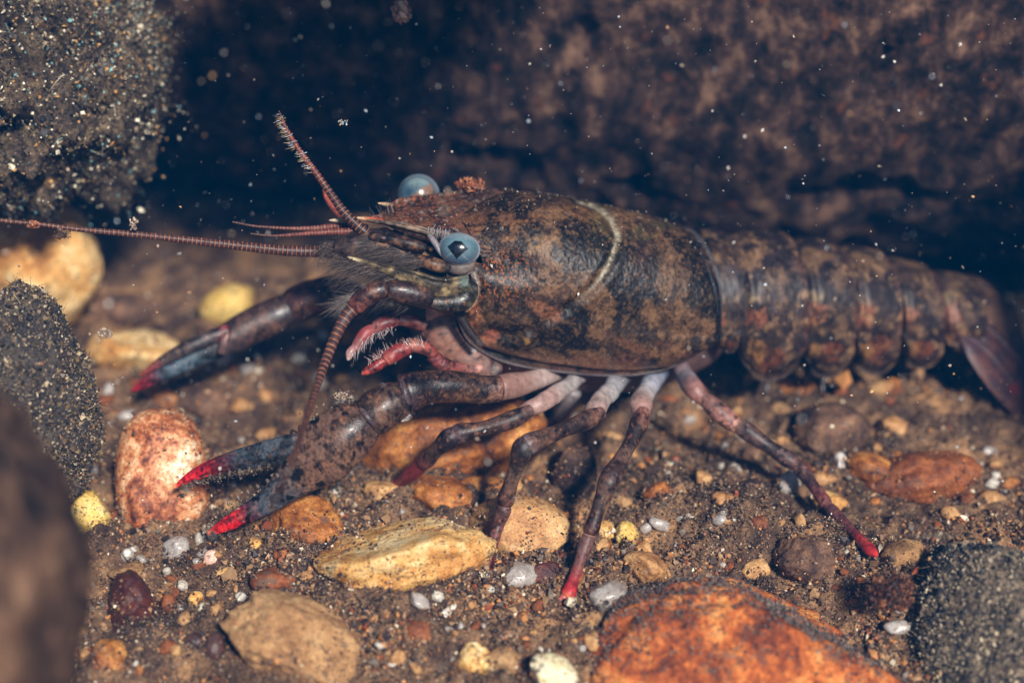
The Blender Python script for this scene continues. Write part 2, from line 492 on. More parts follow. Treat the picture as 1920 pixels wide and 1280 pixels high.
stone('pebble', 'tan and orange pebble half buried by the yellow pair', 'tan', 1212, 1066, 44, 32, 0.35, -20, None, 5, 0.1, 1.2, 2, cat='pebble')
stone('stone', 'large orange-brown stone blurred behind the front legs', 'orange', 850, 826, 160, 92, 1.0, 8, None, 6, 0.1, 1.2, 2, 0.02, seed=37)
stone('stone', 'blurred rust stone on the riverbed under the tail', 'rust', 1725, 898, 105, 50, 0.7, 8, None, 5, 0.14)
stone('stone', 'long pale orange stone beside the rear leg foot', 'tan', 1608, 985, 76, 34, 0.4, -38, 1.6, 5, 0.08, 1.2, 2)
stone('stone', 'dim rusty wedge of stone beneath the tail fan', 'rust', 1790, 760, 92, 62, 0.7, 20, 5.2, 5, 0.12, 1.2, 3)
stone('stone', 'tan boulder blurred at the right edge behind the tail', 'tan', 1915, 625, 80, 80, 0.7, 0, None, 5, 0.1)
stone('stone', 'dark lumpy stone in front of the rear leg foot', 'umber', 1508, 1048, 54, 46, 0.5, 0, None, 5, 0.14, 1.3, 2, 0.05)
stone('stone', 'dark wine-red stone behind the blurred near boulder', 'wine', 246, 1135, 52, 66, 0.5, 6, None, 5, 0.1, 1.2, 3, seed=44)
stone('pebble', 'round plum brown pebble, the rounder of two touching', 'plum', 366, 1203, 23, 21, 0.18, 20, None, 4, 0.06, cat='pebble')
stone('pebble', 'narrow plum brown pebble leaning on a rounder one', 'plum', 404, 1215, 19, 30, 0.18, 0, None, 4, 0.06, cat='pebble')
stone('stone', 'small rust-orange jagged stone near the bottom left', 'orange', 214, 1232, 40, 34, 0.35, -30, None, 5, 0.14, 1.5, 3)
stone('stone', 'bright peach stone blurred behind the far claw tips', 'cream', 250, 662, 84, 50, 0.6, -4, None, 5, 0.08, 1.2, 1, seed=48)
stone('stone', 'yellow stone blurred behind the far claw palm', 'yellow', 432, 576, 52, 42, 0.5, 20, None, 5, 0.08)
stone('pebble', 'white pebble peeping out below the near claw palm', 'white', 640, 880, 28, 26, 0.25, 0, None, 4, 0.1, 1.2, 2, cat='pebble')
stone('stone', 'grey-brown stone blurred above the mottled oval pebble', 'umber', 385, 756, 48, 34, 0.4, 0, None, 4, 0.1)
stone('stone', 'upright grey stone blurred between two walking legs', 'umber', 1075, 890, 42, 60, 0.5, 0, None, 5, 0.12)
stone('pebble', 'rust pebble half sunk beside a silt mound', 'rust', 785, 1186, 28, 34, 0.25, 20, None, 5, 0.08, cat='pebble')
stone('stone', 'brown pebble between the yellow and mottled pebbles', 'rust', 214, 978, 18, 24, 0.2, 0, 1.0, 4, 0.1, cat='pebble')
stone('stone', 'tan rounded stone under the pale slab of grains', 'sand', 240, 1075, 34, 22, 0.3, 0, None, 4, 0.1, cat='pebble')
stone('pebble', 'grey wedge pebble just below the mottled oval pebble', 'quartz', 330, 1030, 28, 24, 0.25, 30, None, 4, 0.1, 1.2, 3, cat='pebble')
stone('stone', 'brown silted stone under the near claw finger', 'rust', 512, 1085, 46, 26, 0.4, 0, None, 4, 0.14)
stone('stone', 'pale brown lump of stone left of the cream boulder foot', 'umber', 230, 585, 60, 36, 0.5, 0, None, 4, 0.1)
stone('stone', 'orange glowing stone blurred at the right middle', 'orange', 1640, 885, 58, 34, 0.5, -20, None, 4, 0.12)
stone('stone', 'dark brown stone by the gap under the log', 'umber', 1560, 812, 70, 55, 0.6, 0, None, 4, 0.12)

SMALL = [  # px, py, radius x, radius y, material, label
    (375, 1012, 13, 14, 'white', 'white quartz pebble touching the mottled oval pebble foot'),
    (398, 1046, 16, 17, 'pink', 'pink round quartz pebble below the claw tip'),
    (424, 1031, 10, 10, 'ivory', 'cream pebble just right of the pink one'),
    (380, 1038, 12, 12, 'quartz', 'grey glassy pebble behind the pink one'),
    (479, 1020, 13, 11, 'gold', 'golden yellow pebble beside a bluish white one'),
    (508, 1025, 18, 11, 'white', 'bluish white flat pebble beside a golden one'),
    (238, 1037, 10, 9, 'white', 'white chip above the tan pebble on the left'),
    (252, 1028, 8, 7, 'white', 'tiny white chip beside a larger one on the left'),
    (313, 1070, 9, 8, 'white', 'white grain in the silt below the oval pebble'),
    (341, 1097, 12, 11, 'white', 'bright white cube-like chip above an orange pebble'),
    (367, 1122, 16, 15, 'gold', 'orange round pebble under a white chip'),
    (451, 1121, 13, 12, 'white', 'cream white chip alone in dark silt'),
    (383, 1140, 12, 11, 'ivory', 'pale greenish chip below the orange round pebble'),
    (399, 1141, 8, 8, 'white', 'little white bead beside the pale greenish chip'),
    (316, 1130, 15, 18, 'rust', 'rust pebble leaning left of the orange round one'),
    (445, 1200, 9, 8, 'ivory', 'cream bead by the edge of the sandy slab'),
    (155, 1265, 12, 10, 'ivory', 'cream grain at the bottom edge, second from the corner'),
    (181, 1266, 10, 9, 'white', 'white grain at the bottom edge'),
    (530, 1040, 18, 17, 'rust', 'round brown pebble beside the bluish white one'),
    (840, 1145, 20, 8, 'white', 'thin white flake lying below the pale yellow stone'),
    (711, 1209, 10, 8, 'white', 'white bead among the dark grains at the bottom'),
    (820, 1117, 15, 12, 'white', 'milky pebble at the lower edge of the long yellow stone'),
    (632, 1055, 12, 12, 'ivory', 'pale chip at the left end of the long yellow stone'),
    (1430, 985, 22, 16, 'rust', 'rust red pebble blurred near the rear leg'),
    (1480, 905, 20, 26, 'quartz', 'grey pebble blurred behind the rear leg'),
    (1545, 898, 26, 16, 'tan', 'tan pebble blurred beside the rear leg shin'),
    (1575, 870, 14, 24, 'quartz', 'bluish grey pebble blurred near the rear knee'),
    (1770, 1038, 26, 14, 'orange', 'orange pebble tucked behind the speckled rock'),
    (1235, 1135, 14, 10, 'tan', 'tan chip on the silt by the orange boulder'),
    (1290, 985, 18, 12, 'umber', 'umber pebble blurred between leg and boulder'),
    (205, 600, 14, 26, 'white', 'whitish sliver blurred near the cream boulder'),
    (560, 720, 24, 18, 'umber', 'brown pebble blurred behind the long antenna'),
    (470, 700, 26, 20, 'quartz', 'grey pebble blurred between both claws'),
    (505, 745, 20, 16, 'tan', 'tan pebble blurred between both claws'),
    (430, 690, 18, 14, 'rust', 'rust pebble blurred under the far claw palm'),
    (300, 745, 34, 20, 'orange', 'orange pebble blurred below the far claw tip'),
    (205, 735, 12, 18, 'quartz', 'grey sliver beside the dark silted rock'),
    (170, 840, 14, 12, 'white', 'pale chip in shade beside the dark silted rock'),
]

# half-buried stones filling the bed between the larger ones
frs = random.Random(11)
FILL = []
for i in range(900):
    px, py = frs.uniform(200, 1880), 590 + 660 * frs.random() ** 0.8
    rx = frs.choice([22, 26, 30, 36, 44]) * (0.7 + 0.3 * frs.random())
    ry = rx * frs.uniform(0.5, 0.85)
    mt = frs.choice(['tan', 'rust', 'sand', 'umber', 'orange', 'sand', 'umber', 'cream', 'tan'])
    ro = frs.uniform(-30, 30)
    if len(FILL) >= 64 or any(((px - a_) / (c_ + rx * 0.8)) ** 2 + ((py - b_) / (e_ + ry * 0.8)) ** 2 < 1 for (a_, b_, c_, e_, f_) in STONES + [(q_[0], q_[1], q_[2] + 6, q_[3] + 6, 0) for q_ in SMALL]):
        continue
    FILL.append((px, py, rx, ry, mt, ro))
    STONES.append((px, py, rx, ry, 0))
FILL_N = len(FILL)

# scattered smaller pebbles, one object each
m_mix = {}
kinds = [('white', 'white', 'loose white chips', 0.12), ('tan', 'tan', 'loose tan pebbles', 0.30), ('rust', 'rust brown', 'loose rust pebbles', 0.24),
         ('quartz', 'grey', 'loose grey pebbles', 0.19), ('orange', 'orange', 'loose orange pebbles', 0.15)]
ANCHOR = [(304, 895, 'the mottled oval pebble'), (170, 970, 'the mustard yellow pebble'), (760, 1046, 'the long pale yellow stone'), (975, 990, 'the rounded tan stone'), (828, 932, 'the flat orange-brown stone'),
          (578, 985, 'the block under the claw'), (545, 1215, 'the sandy slab'), (1032, 1266, 'the cream white angular pebble'), (893, 1236, 'the golden speckled pebble'), (968, 1082, 'the glossy grey quartz'),
          (1140, 1116, 'the flat pale grey pebble'), (1155, 1000, 'the yellow pebble pair'), (1212, 1066, 'the tan and orange pebble'), (850, 830, 'the large orange-brown stone'), (1725, 900, 'the blurred rust stone'),
          (1608, 985, 'the long pale orange stone'), (1508, 1042, 'the dark lumpy stone'), (246, 1135, 'the wine-red stone'), (385, 1208, 'the two plum pebbles'), (250, 662, 'the bright peach stone'), (432, 580, 'the blurred yellow stone'),
          (640, 880, 'the white pebble under the claw'), (400, 1045, 'the pink pebble'), (1640, 1035, 'the rear leg foot'), (1062, 1125, 'the red leg foot'), (395, 1000, 'the near claw tip'), (245, 735, 'the far claw tips'),
          (1395, 1130, 'the orange boulder'), (1800, 1050, 'the speckled corner rock'), (1672, 1108, 'the algae tuft'), (560, 720, 'the brown antenna pebble'), (1075, 890, 'the upright stone between the legs'), (785, 1186, 'the half-sunk rust pebble'),
          (1560, 812, 'the brown stone by the log gap'), (1300, 860, 'the rear leg shin'), (480, 1020, 'the golden and bluish pebbles'), (150, 1265, 'the bottom edge cream grains'), (700, 930, 'the foremost leg foot')]
used_labels = set()
def loose_label(px, py, size, colour):
    near_ = sorted(ANCHOR, key=lambda a: math.hypot(a[0] - px, a[1] - py))
    for ax_, ay_, ph in near_[:5]:
        dx, dy = px - ax_, py - ay_
        side = ('right of' if dx > 0 else 'left of') if abs(dx) > abs(dy) else ('in front of' if dy > 0 else 'behind')
        dist = math.hypot(dx, dy)
        how = 'just ' if dist < 60 else ('some way ' if dist < 150 else 'well ')
        lb = f'{size} {colour} pebble {how}{side} {ph}'
        if lb not in used_labels:
            used_labels.add(lb)
            return lb
    return f'small {colour} pebble lost among the riverbed grains'
del STONES[-FILL_N:]
CNAME = {'tan': 'tan', 'rust': 'rust brown', 'sand': 'sandy', 'umber': 'dull brown', 'orange': 'orange', 'cream': 'cream'}
for (px, py, rx, ry, mt, ro) in FILL:
    lb = loose_label(px, py, 'half-buried', CNAME[mt]).replace(' pebble ', ' stone ', 1)
    stone('stone', lb, mt, px, py, rx, ry, cm(0.5 * (rx + ry)), ro, None, 4, 0.14, 1.3, 2, 0.04, group='half-buried stones')
FILLED = STONES[-FILL_N:]
for (px, py, rx, ry, d) in FILLED:
    yy = py + 0.8 * ry
    q = P(px, yy, ground_d(px, yy))
    MOUNDS.append((q[0], q[1] - 0.08, max(0.2, cm(rx, d) * 0.9), min(0.18, 0.36 * cm(ry, d))))
# silt banked up against the stones, then the bed itself
for (px, py, rx, ry, d) in STONES:
    if 20 <= rx < 200 and py > 600 and px > 0:
        yy = py + 0.85 * ry
        q = P(px, yy, ground_d(px, yy))
        MOUNDS.append((q[0], q[1] - 0.1, max(0.22, cm(rx, d) * 0.9), min(0.18, 0.24 * cm(ry, d))))
xs = np.concatenate([np.linspace(-60, -9.5, 14)[:-1], np.linspace(-9.5, 11, 520), np.linspace(11, 60, 14)[1:]])
ys = np.concatenate([np.linspace(-45, -5.5, 12)[:-1], np.linspace(-5.5, 12, 440), np.linspace(12, 45, 10)[1:]])
X, Y = np.meshgrid(xs, ys, indexing='ij')
Z = hgt(X, Y)
V = np.stack([X.ravel(), Y.ravel(), Z.ravel()], 1)
ground = mk('riverbed_ground', V, grid_faces(len(xs), len(ys)), m_silt, origin=np.zeros(3), kind='structure')

for (px, py, rx, ry, mt, lb) in SMALL:
    stone('pebble', lb, mt, px, py, rx, ry, cm(min(rx, ry)), rng.uniform(-40, 40), None, 3, 0.12, 1.4, 3, 0.03, cat='pebble')
shapes = []
for k in range(8):
    V, F = stone_shape(2 if k % 2 else 3, 700 + k, 0.2, 1.4, 6, 0.05)
    shapes.append((V * np.array([1, 0.85, 0.7]), F))
mesh_of = {}
prs = random.Random(5)
count = 0
for i in range(700):
    r = prs.random()
    acc = 0
    for mt, colour, gp, w in kinds:
        acc += w
        if r <= acc:
            break
    px, py = prs.uniform(120, 1910), 560 + 710 * prs.random() ** 0.75
    d = ground_d(px, py)
    rs = prs.choice([0.05, 0.06, 0.07, 0.08, 0.1, 0.13])
    k = prs.randrange(8)
    jt = [prs.uniform(.9, 1.4), prs.uniform(.8, 1.2), prs.uniform(-.5, .5), prs.uniform(-.5, .5), prs.uniform(0, 6.3)]
    if d > 9.5 or count >= 285:
        continue
    if any(((px - a_) / (c_ + 8)) ** 2 + ((py - b_) / (e_ + 8)) ** 2 < 1 and c_ > 18 for (a_, b_, c_, e_, f_) in STONES):
        continue
    count += 1
    q = P(px, py, d)
    rr = rs * (1 + 1.2 * max(0, d) / 8)
    if mt == 'white':
        rr *= 0.75
    key = (mt, k)
    if key not in mesh_of:
        o = mk('pebble', shapes[k][0], shapes[k][1], MS[mt], origin=np.zeros(3))
        mesh_of[key] = o.data
    else:
        o = bpy.data.objects.new('pebble', mesh_of[key])
        S.collection.objects.link(o)
    z = float(hgt(np.array([q[0]]), np.array([q[1]]))[0])
    o.location = (q[0], q[1], z + rr * 0.25)
    o.scale = (rr * jt[0], rr * jt[1], rr)
    o.rotation_euler = (jt[2], jt[3], jt[4])
    tag(o, loose_label(px, py, 'small' if rs > 0.075 else 'tiny', colour), 'pebble', gp)

# ------------------------------------------------------------------ grains and silt fuzz (uncountable)
m_grain = attr_mat('grains', 0.55, 0.2, 30, 60, 0.0, 0.01, 0.4)
m_fuzz = attr_mat('silt_fuzz', 0.8, 0.2, 10, 60, 0.0, 0.01, 0.2)
OCT = (np.array([[1, 0, 0], [-1, 0, 0], [0, 1, 0], [0, -1, 0], [0, 0, 1], [0, 0, -1]], float), np.array([[0, 2, 4], [2, 1, 4], [1, 3, 4], [3, 0, 4], [2, 0, 5], [1, 2, 5], [3, 1, 5], [0, 3, 5]]))
def grains(name, pts, rad, cols, mat, seed, parent=None, squash=0.75):
    rg = np.random.default_rng(seed)
    n = len(pts)
    Vb, Fb = OCT
    nv = len(Vb)
    q = rg.normal(size=(n, 4)); q /= np.linalg.norm(q, axis=1)[:, None]
    w, x, y, z = q.T
    M = np.stack([1 - 2 * (y * y + z * z), 2 * (x * y - z * w), 2 * (x * z + y * w), 2 * (x * y + z * w), 1 - 2 * (x * x + z * z), 2 * (y * z - x * w), 2 * (x * z - y * w), 2 * (y * z + x * w), 1 - 2 * (x * x + y * y)], 1).reshape(n, 3, 3)
    sc = np.stack([rg.uniform(0.8, 1.4, n), rg.uniform(0.7, 1.1, n), rg.uniform(0.45, 0.9, n)], 1)
    jit = 1 + rg.uniform(-0.25, 0.25, (n, nv, 1))
    L = Vb[None] * sc[:, None, :] * jit * rad[:, None, None]
    V = np.einsum('nij,nvj->nvi', M, L) + pts[:, None, :]
    F = (Fb[None] + (np.arange(n) * nv)[:, None, None]).reshape(-1, 3)
    C = np.repeat(cols, nv, axis=0)
    o = mk(name, V.reshape(-1, 3), F, mat, parent, C, smooth=False, kind='stuff')
    return o

def pick(rg, n, pal, wts):
    pal = np.array([srgb(*c) for c in pal])
    idx = rg.choice(len(pal), n, p=np.array(wts) / np.sum(wts))
    return pal[idx] * rg.uniform(0.75, 1.25, (n, 1))

GPAL = [(84, 62, 50), (122, 92, 68), (162, 126, 90), (48, 38, 36), (184, 126, 74), (222, 204, 174), (140, 72, 42), (124, 110, 98)]
GW = [25, 26, 18, 16, 9, 4, 5, 5]
rg = np.random.default_rng(31)
n = 85000
px = rg.uniform(-40, 1960, n); py = 500 + 800 * rg.random(n) ** 0.55
dirs = Fv[None] + ((px - 960) / FP)[:, None] * Rv + ((640 - py) / FP)[:, None] * Uv
z = np.zeros(n)
for k in range(4):
    tt = (CAM[2] - z) / -dirs[:, 2]
    q = CAM + tt[:, None] * dirs
    z = hgt(q[:, 0], q[:, 1], False)
z = hgt(q[:, 0], q[:, 1])
clump = fbm(q * np.array([1.2, 1.2, 0]), 3, 88)
rad = np.exp(rg.normal(np.log(0.0125), 0.55, n)) * (0.65 + 0.75 * sstep(0.42, 0.6, clump))
pts = q.copy(); pts[:, 2] = z + rad * rg.uniform(-0.1, 1.6, n)
keep = tt < D + 10.5
gravel = grains('gravel', pts[keep], rad[keep], pick(rg, n, GPAL, GW)[keep], m_grain, 41)
gravel['label'] = 'brown grit and fine sand grains over the riverbed'
gravel['category'] = 'gravel'

def surface_points(o, n, seed, up=-1.0):
    """Random points and normals on a stone's surface, facing up more than the given slope."""
    me = o.data
    nv = len(me.vertices)
    co = np.empty(nv * 3, np.float32); me.vertices.foreach_get('co', co)
    no = np.empty(nv * 3, np.float32); me.vertex_normals.foreach_get('vector', no)
    co = co.reshape(-1, 3) + WLOC[o.name]; no = no.reshape(-1, 3)
    if np.mean(np.sum(no * (co - co.mean(0)), 1)) < 0:
        no = -no
    rg = np.random.default_rng(seed)
    w = np.where(no[:, 2] > up, 1.0, 0.0)
    idx = rg.choice(nv, n, p=w / w.sum())
    return co[idx].astype(float), no[idx].astype(float), rg

def hairs(name, roots, dirs, lens, rad, cols, mat, seed, parent=None, curl=0.5, seg=4, kind='stuff', bend=None):
    rg = np.random.default_rng(seed)
    n = len(roots)
    dirs = dirs / np.linalg.norm(dirs, axis=1)[:, None]
    bv = rg.normal(size=(n, 3)) * curl
    if bend is not None:
        bv = bv + bend
    ref = rg.normal(size=(n, 3))
    s1 = np.cross(dirs, ref); s1 /= np.linalg.norm(s1, axis=1)[:, None] + 1e-9
    s2 = np.cross(dirs, s1)
    rings = []
    for k in range(seg):
        u = k / (seg - 1)
        c = roots + (dirs * u + bv * u * u * 0.5) * lens[:, None]
        r = (rad * (1 - 0.85 * u))[:, None]
        for a in (0, 2.094, 4.189):
            rings.append(c + (math.cos(a) * s1 + math.sin(a) * s2) * r)
    V = np.stack(rings, 1)
    m = seg * 3
    f = []
    for k in range(seg - 1):
        for a in range(3):
            b = (a + 1) % 3
            f.append([k * 3 + a, k * 3 + b, k * 3 + 3 + b, k * 3 + 3 + a])
    f = np.array(f)
    F = (f[None] + (np.arange(n) * m)[:, None, None]).reshape(-1, 4)
    return mk(name, V.reshape(-1, 3), F, mat, parent, np.repeat(cols, m, axis=0), kind=kind)

def coat_rock(o, n, size, pal, wts, seed, up=-0.2, nh=0, hl=0.12):
    p, nrm, rg = surface_points(o, n, seed, up)
    rad = np.exp(rg.normal(np.log(size), 0.4, n))
    grains('silt_coating', p + nrm * (rad * rg.uniform(0, 0.9, n))[:, None], rad, pick(rg, n, pal, wts), m_grain, seed + 1, o)
    if nh:
        p, nrm, rg = surface_points(o, nh, seed + 2, up)
        hairs('algae_fuzz', p, nrm + rg.normal(size=(nh, 3)) * 0.5, hl * rg.uniform(0.4, 1.4, nh), np.full(nh, 0.0075), pick(rg, nh, pal, wts), m_fuzz, seed + 3, o, 0.8)

for (o, n) in DUST:
    p, nrm, rg = surface_points(o, n * 3, 1000 + n, -0.5)
    low = (p[:, 2] - p[:, 2].min()) / (np.ptp(p[:, 2]) + 1e-6)
    kp = fbm(p * 2.2, 3, 77) + 0.30 * (1 - low) > 0.56
    p, nrm = p[kp][:n], nrm[kp][:n]
    if len(p) > 5:
        rad = np.exp(rg.normal(np.log(0.014), 0.45, len(p)))
        grains('silt_coating', p + nrm * rad[:, None] * 0.5, rad, pick(rg, len(p), GPAL, GW), m_grain, n, o)
pts, rads = [], []
rg = np.random.default_rng(777)
for im, (mx, my, mr, mh) in enumerate(MOUNDS):
    k_ = int((2600 if im < 12 else 620) * mr)
    xy = np.array([mx, my]) + rg.normal(size=(k_, 2)) * mr * 0.55
    f_ = sstep(0.46, 0.62, fbm(np.column_stack([xy, np.zeros(k_)]) * 3.0, 3, 91))
    z_ = hgt(xy[:, 0], xy[:, 1]) + f_ * rg.random(k_) ** 1.3 * 0.16
    pts.append(np.column_stack([xy, z_])); rads.append(np.exp(rg.normal(np.log(0.013), 0.4, k_)))
pts = np.concatenate(pts); rads = np.concatenate(rads)
fluff = grains('silt_debris', pts, rads, pick(rg, len(pts), [(70, 54, 46), (100, 78, 62), (46, 38, 38), (140, 112, 86), (176, 150, 120)], [24, 22, 24, 12, 4]), m_grain, 778)
fluff['label'] = 'soft brown silt debris heaped in low mounds on the bed'
fluff['category'] = 'silt'
# fibres of rotten leaf lying on the bed
n = 4200
rg = np.random.default_rng(512)
px = rg.uniform(0, 1920, n); py = 620 + 680 * rg.random(n) ** 0.6
dirs = Fv[None] + ((px - 960) / FP)[:, None] * Rv + ((640 - py) / FP)[:, None] * Uv
tt = CAM[2] / -dirs[:, 2]
q = CAM + tt[:, None] * dirs
q[:, 2] = hgt(q[:, 0], q[:, 1]) + 0.01
dv = rg.normal(size=(n, 3)) * np.array([1, 1, 0.35]) + np.array([0, 0, 0.15])
fib = hairs('leaf_fibres', q, dv, rg.uniform(0.06, 0.28, n), rg.uniform(0.004, 0.011, n), pick(rg, n, [(84, 64, 50), (52, 42, 40), (128, 100, 74), (60, 40, 32)], [3, 3, 2, 1]), m_fuzz, 513, None, 0.7)
fib['label'] = 'brown rotten leaf fibres littering the silt'
fib['category'] = 'fibres'

# hanging silted root, upper left
nu, nv = 260, 240
root_path = np.array([P(290, 30, 2.2), P(205, 95, 2.2), P(60, 135, 2.1), P(-120, 130, 2.0), P(-420, 40, 1.8), P(-900, -100, 0)])
root_rad = np.array([0.15, 1.3, 1.9, 2.05, 2.1, 2.3])
def spline(pts, n):
    pts = np.asarray(pts, float)
    seg = np.linalg.norm(np.diff(pts[:, :3], axis=0), axis=1) ** 0.5
    tk = np.concatenate([[0], np.cumsum(seg)])
    m = len(pts)
    tan = np.zeros_like(pts)
    for i in range(m):
        a, b = max(i - 1, 0), min(i + 1, m - 1)
        tan[i] = (pts[b] - pts[a]) / (tk[b] - tk[a])
    ts = np.linspace(0, tk[-1], n)
    k = np.clip(np.searchsorted(tk, ts, 'right') - 1, 0, m - 2)
    h = tk[k + 1] - tk[k]
    u = ((ts - tk[k]) / h)[:, None]
    h = h[:, None]
    return (2 * u ** 3 - 3 * u ** 2 + 1) * pts[k] + (u ** 3 - 2 * u ** 2 + u) * h * tan[k] + (-2 * u ** 3 + 3 * u ** 2) * pts[k + 1] + (u ** 3 - u ** 2) * h * tan[k + 1]

sp = spline(np.column_stack([root_path, root_rad]), nu)
T = np.gradient(sp[:, :3], axis=0); T /= np.linalg.norm(T, axis=1)[:, None]
B = np.cross(T, Fv); B /= np.linalg.norm(B, axis=1)[:, None]
N = np.cross(B, T)
ang = np.linspace(0, 2 * math.pi, nv, endpoint=False)
V = sp[:, None, :3] + sp[:, None, 3:] * (np.cos(ang)[None, :, None] * B[:, None] + np.sin(ang)[None, :, None] * N[:, None])
Vf = V.reshape(-1, 3)
nn = (V - sp[:, None, :3]).reshape(-1, 3)
k = 1 + 0.5 * (fbm(Vf * 0.8, 4, 61) - 0.5) + 0.75 * (fbm(Vf * 2.2, 5, 62) - 0.5) + 0.2 * (fbm(Vf * 7, 4, 63) - 0.5)
V = np.repeat(sp[:, :3], nv, 0) + nn * k[:, None]
ii = np.arange(nu - 1)[:, None] * nv
jj = np.arange(nv)[None, :]
TUBEQ = np.stack([(ii + jj).ravel(), (ii + (jj + 1) % nv).ravel(), (ii + nv + (jj + 1) % nv).ravel(), (ii + nv + jj).ravel()], 1)
root = mk('sunken_root', V, [TUBEQ, np.arange(nv)[None, ::-1]], MS['crust'])
def limb(name, path, seed, mat):
    nu, nv = 160, 72
    sp = spline(np.array(path, float), nu)
    T = np.gradient(sp[:, :3], axis=0); T /= np.linalg.norm(T, axis=1)[:, None]
    B = np.cross(T, Fv); B /= np.linalg.norm(B, axis=1)[:, None]
    N = np.cross(B, T)
    ang = np.linspace(0, 2 * math.pi, nv, endpoint=False)
    nn = (sp[:, None, 3:] * (np.cos(ang)[None, :, None] * B[:, None] + np.sin(ang)[None, :, None] * N[:, None])).reshape(-1, 3)
    C = np.repeat(sp[:, :3], nv, 0)
    V = C + nn * (1 + 0.4 * (fbm((C + nn) * 0.7, 4, seed) - 0.5) + 0.2 * (fbm((C + nn) * 2.5, 4, seed + 1) - 0.5))[:, None]
    ii = np.arange(nu - 1)[:, None] * nv; jj = np.arange(nv)[None, :]
    F = np.stack([(ii + jj).ravel(), (ii + (jj + 1) % nv).ravel(), (ii + nv + (jj + 1) % nv).ravel(), (ii + nv + jj).ravel()], 1)
    return mk(name, V, [F, np.arange(nv)[None, ::-1], ((nu - 1) * nv + np.arange(nv))[None]], mat)
branch = limb('added_shade_branch', [(-3.0, -1.4, 10.6, 0.5), (-2.3, -1.4, 10.6, 1.6), (-0.6, -1.5, 11.0, 1.8), (1.2, -1.9, 13.0, 1.7), (2.6, -2.6, 16.0, 1.7), (4.5, -3.5, 21.0, 1.8)], 640, m_bark)  # unseen, added above the frame to throw the background into shade
tag(branch, 'unseen thick branch added above the frame to shade the back of the scene', 'branch')
tag(root, 'thick silt-crusted root end hanging in from the upper left corner', 'root')
RP = [(58, 48, 42), (98, 82, 68), (140, 120, 96), (28, 28, 32), (184, 164, 132), (116, 94, 58)]
RW = [24, 22, 14, 20, 8, 8]
RP2 = [tuple(int(c_ * 0.88) for c_ in q_) for q_ in RP] + [(226, 214, 186), (110, 150, 150), (190, 140, 80)]
RW2 = RW + [9, 5, 6]
coat_rock(root, 20000, 0.019, RP2, RW2, 71, -1, 3500, 0.16)
p, nrm, rg = surface_points(root, 26000, 171, -1)
fl = 0.5 * sstep(0.46, 0.64, fbm(p * 2.0, 3, 172))
off = fl * rg.random(len(p)) ** 1.5
grains('silt_coating', p + nrm * off[:, None] + rg.normal(size=p.shape) * (0.12 * fl)[:, None] - np.array([0, 0, 1.0]) * (0.5 * off)[:, None], np.exp(rg.normal(np.log(0.016), 0.4, len(p))), pick(rg, len(p), RP2, RW2), m_grain, 173, root)
coat_rock(left_rock, 20000, 0.016, RP, RW, 81, -0.9, 2200, 0.1)
coat_rock(right_rock, 26000, 0.014, [(40, 42, 48), (150, 132, 108), (190, 172, 142), (28, 30, 38), (110, 94, 78)], [22, 18, 12, 24, 20], 91, -0.3, 1500, 0.1)
coat_rock(orange_boulder, 2200, 0.012, [(70, 48, 40), (120, 84, 60), (44, 34, 34), (200, 150, 100)], [25, 20, 20, 6], 101, -0.2)
p, nrm, rg = surface_points(orange_boulder, 9000, 111, 0.25)
sx, sy = proj(p)
kp = fbm(p * 1.2, 3, 5) + 0.5 * nrm[:, 2] > 0.90
grains('silt_coating', p[kp] + nrm[kp] * 0.02, np.full(kp.sum(), 0.018), pick(rg, 9000, [(86, 76, 72), (120, 104, 94), (52, 48, 50), (150, 134, 118)], [20, 18, 18, 6])[kp], m_grain, 112, orange_boulder)
hairs('algae_fuzz', p[kp][:900], nrm[kp][:900] + rg.normal(size=(min(900, kp.sum()), 3)) * 0.5, rg.uniform(0.04, 0.12, min(900, kp.sum())), np.full(min(900, kp.sum()), 0.005), pick(rg, min(900, kp.sum()), [(110, 98, 92), (78, 68, 66), (140, 126, 116)], [2, 2, 1]), m_fuzz, 113, orange_boulder, 0.8)

# ------------------------------------------------------------------ crayfish
m_shell = attr_mat('crayfish_shell', 0.44, 0.65, 22, 60, 0.3, 0.012, 0.3)
m_claw = attr_mat('crayfish_claw_shell', 0.32, 0.75, 20, 40, 0.4, 0.012, 0.28, coat=0.04)
m_leg = attr_mat('crayfish_leg_shell', 0.4, 0.65, 20, 36, 0.4, 0.012, 0.25)
m_flesh = attr_mat('crayfish_flesh', 0.45, 0.4, 10, 26, 0.4, 0.01, 0.5, sss=0.25)
m_eye = attr_mat('crayfish_eye', 0.25, 0.08, 30, 40, 0.0, 0.01, 0.5, coat=1.0)
m_eye.node_tree.nodes['Principled BSDF'].inputs['Coat Roughness'].default_value = 0.06
m_seta = attr_mat('setae', 0.6, 0.1, 10, 40, 0.0, 0.01, 0.3)

cray = empty('crayfish', P(1060, 1000, 1.0) * np.array([1, 1, 0]))
tag(cray, 'brown mottled crayfish with red claw tips standing over the riverbed pebbles', 'crayfish')

def interp(x, pts):
    a = np.array(pts, float)
    return np.interp(x, a[:, 0], a[:, 1])

def smooth_interp(x, pts):
    """Monotone-ish smooth curve through (x, y) points."""
    a = np.array(pts, float)
    xs_, ys_ = a[:, 0], a[:, 1]
    m = np.gradient(ys_, xs_)
    k = np.clip(np.searchsorted(xs_, x, 'right') - 1, 0, len(xs_) - 2)
    h = xs_[k + 1] - xs_[k]
    u = np.clip((x - xs_[k]) / h, 0, 1)
    return (2 * u**3 - 3 * u**2 + 1) * ys_[k] + (u**3 - 2 * u**2 + u) * h * m[k] + (-2 * u**3 + 3 * u**2) * ys_[k + 1] + (u**3 - u**2) * h * m[k + 1]

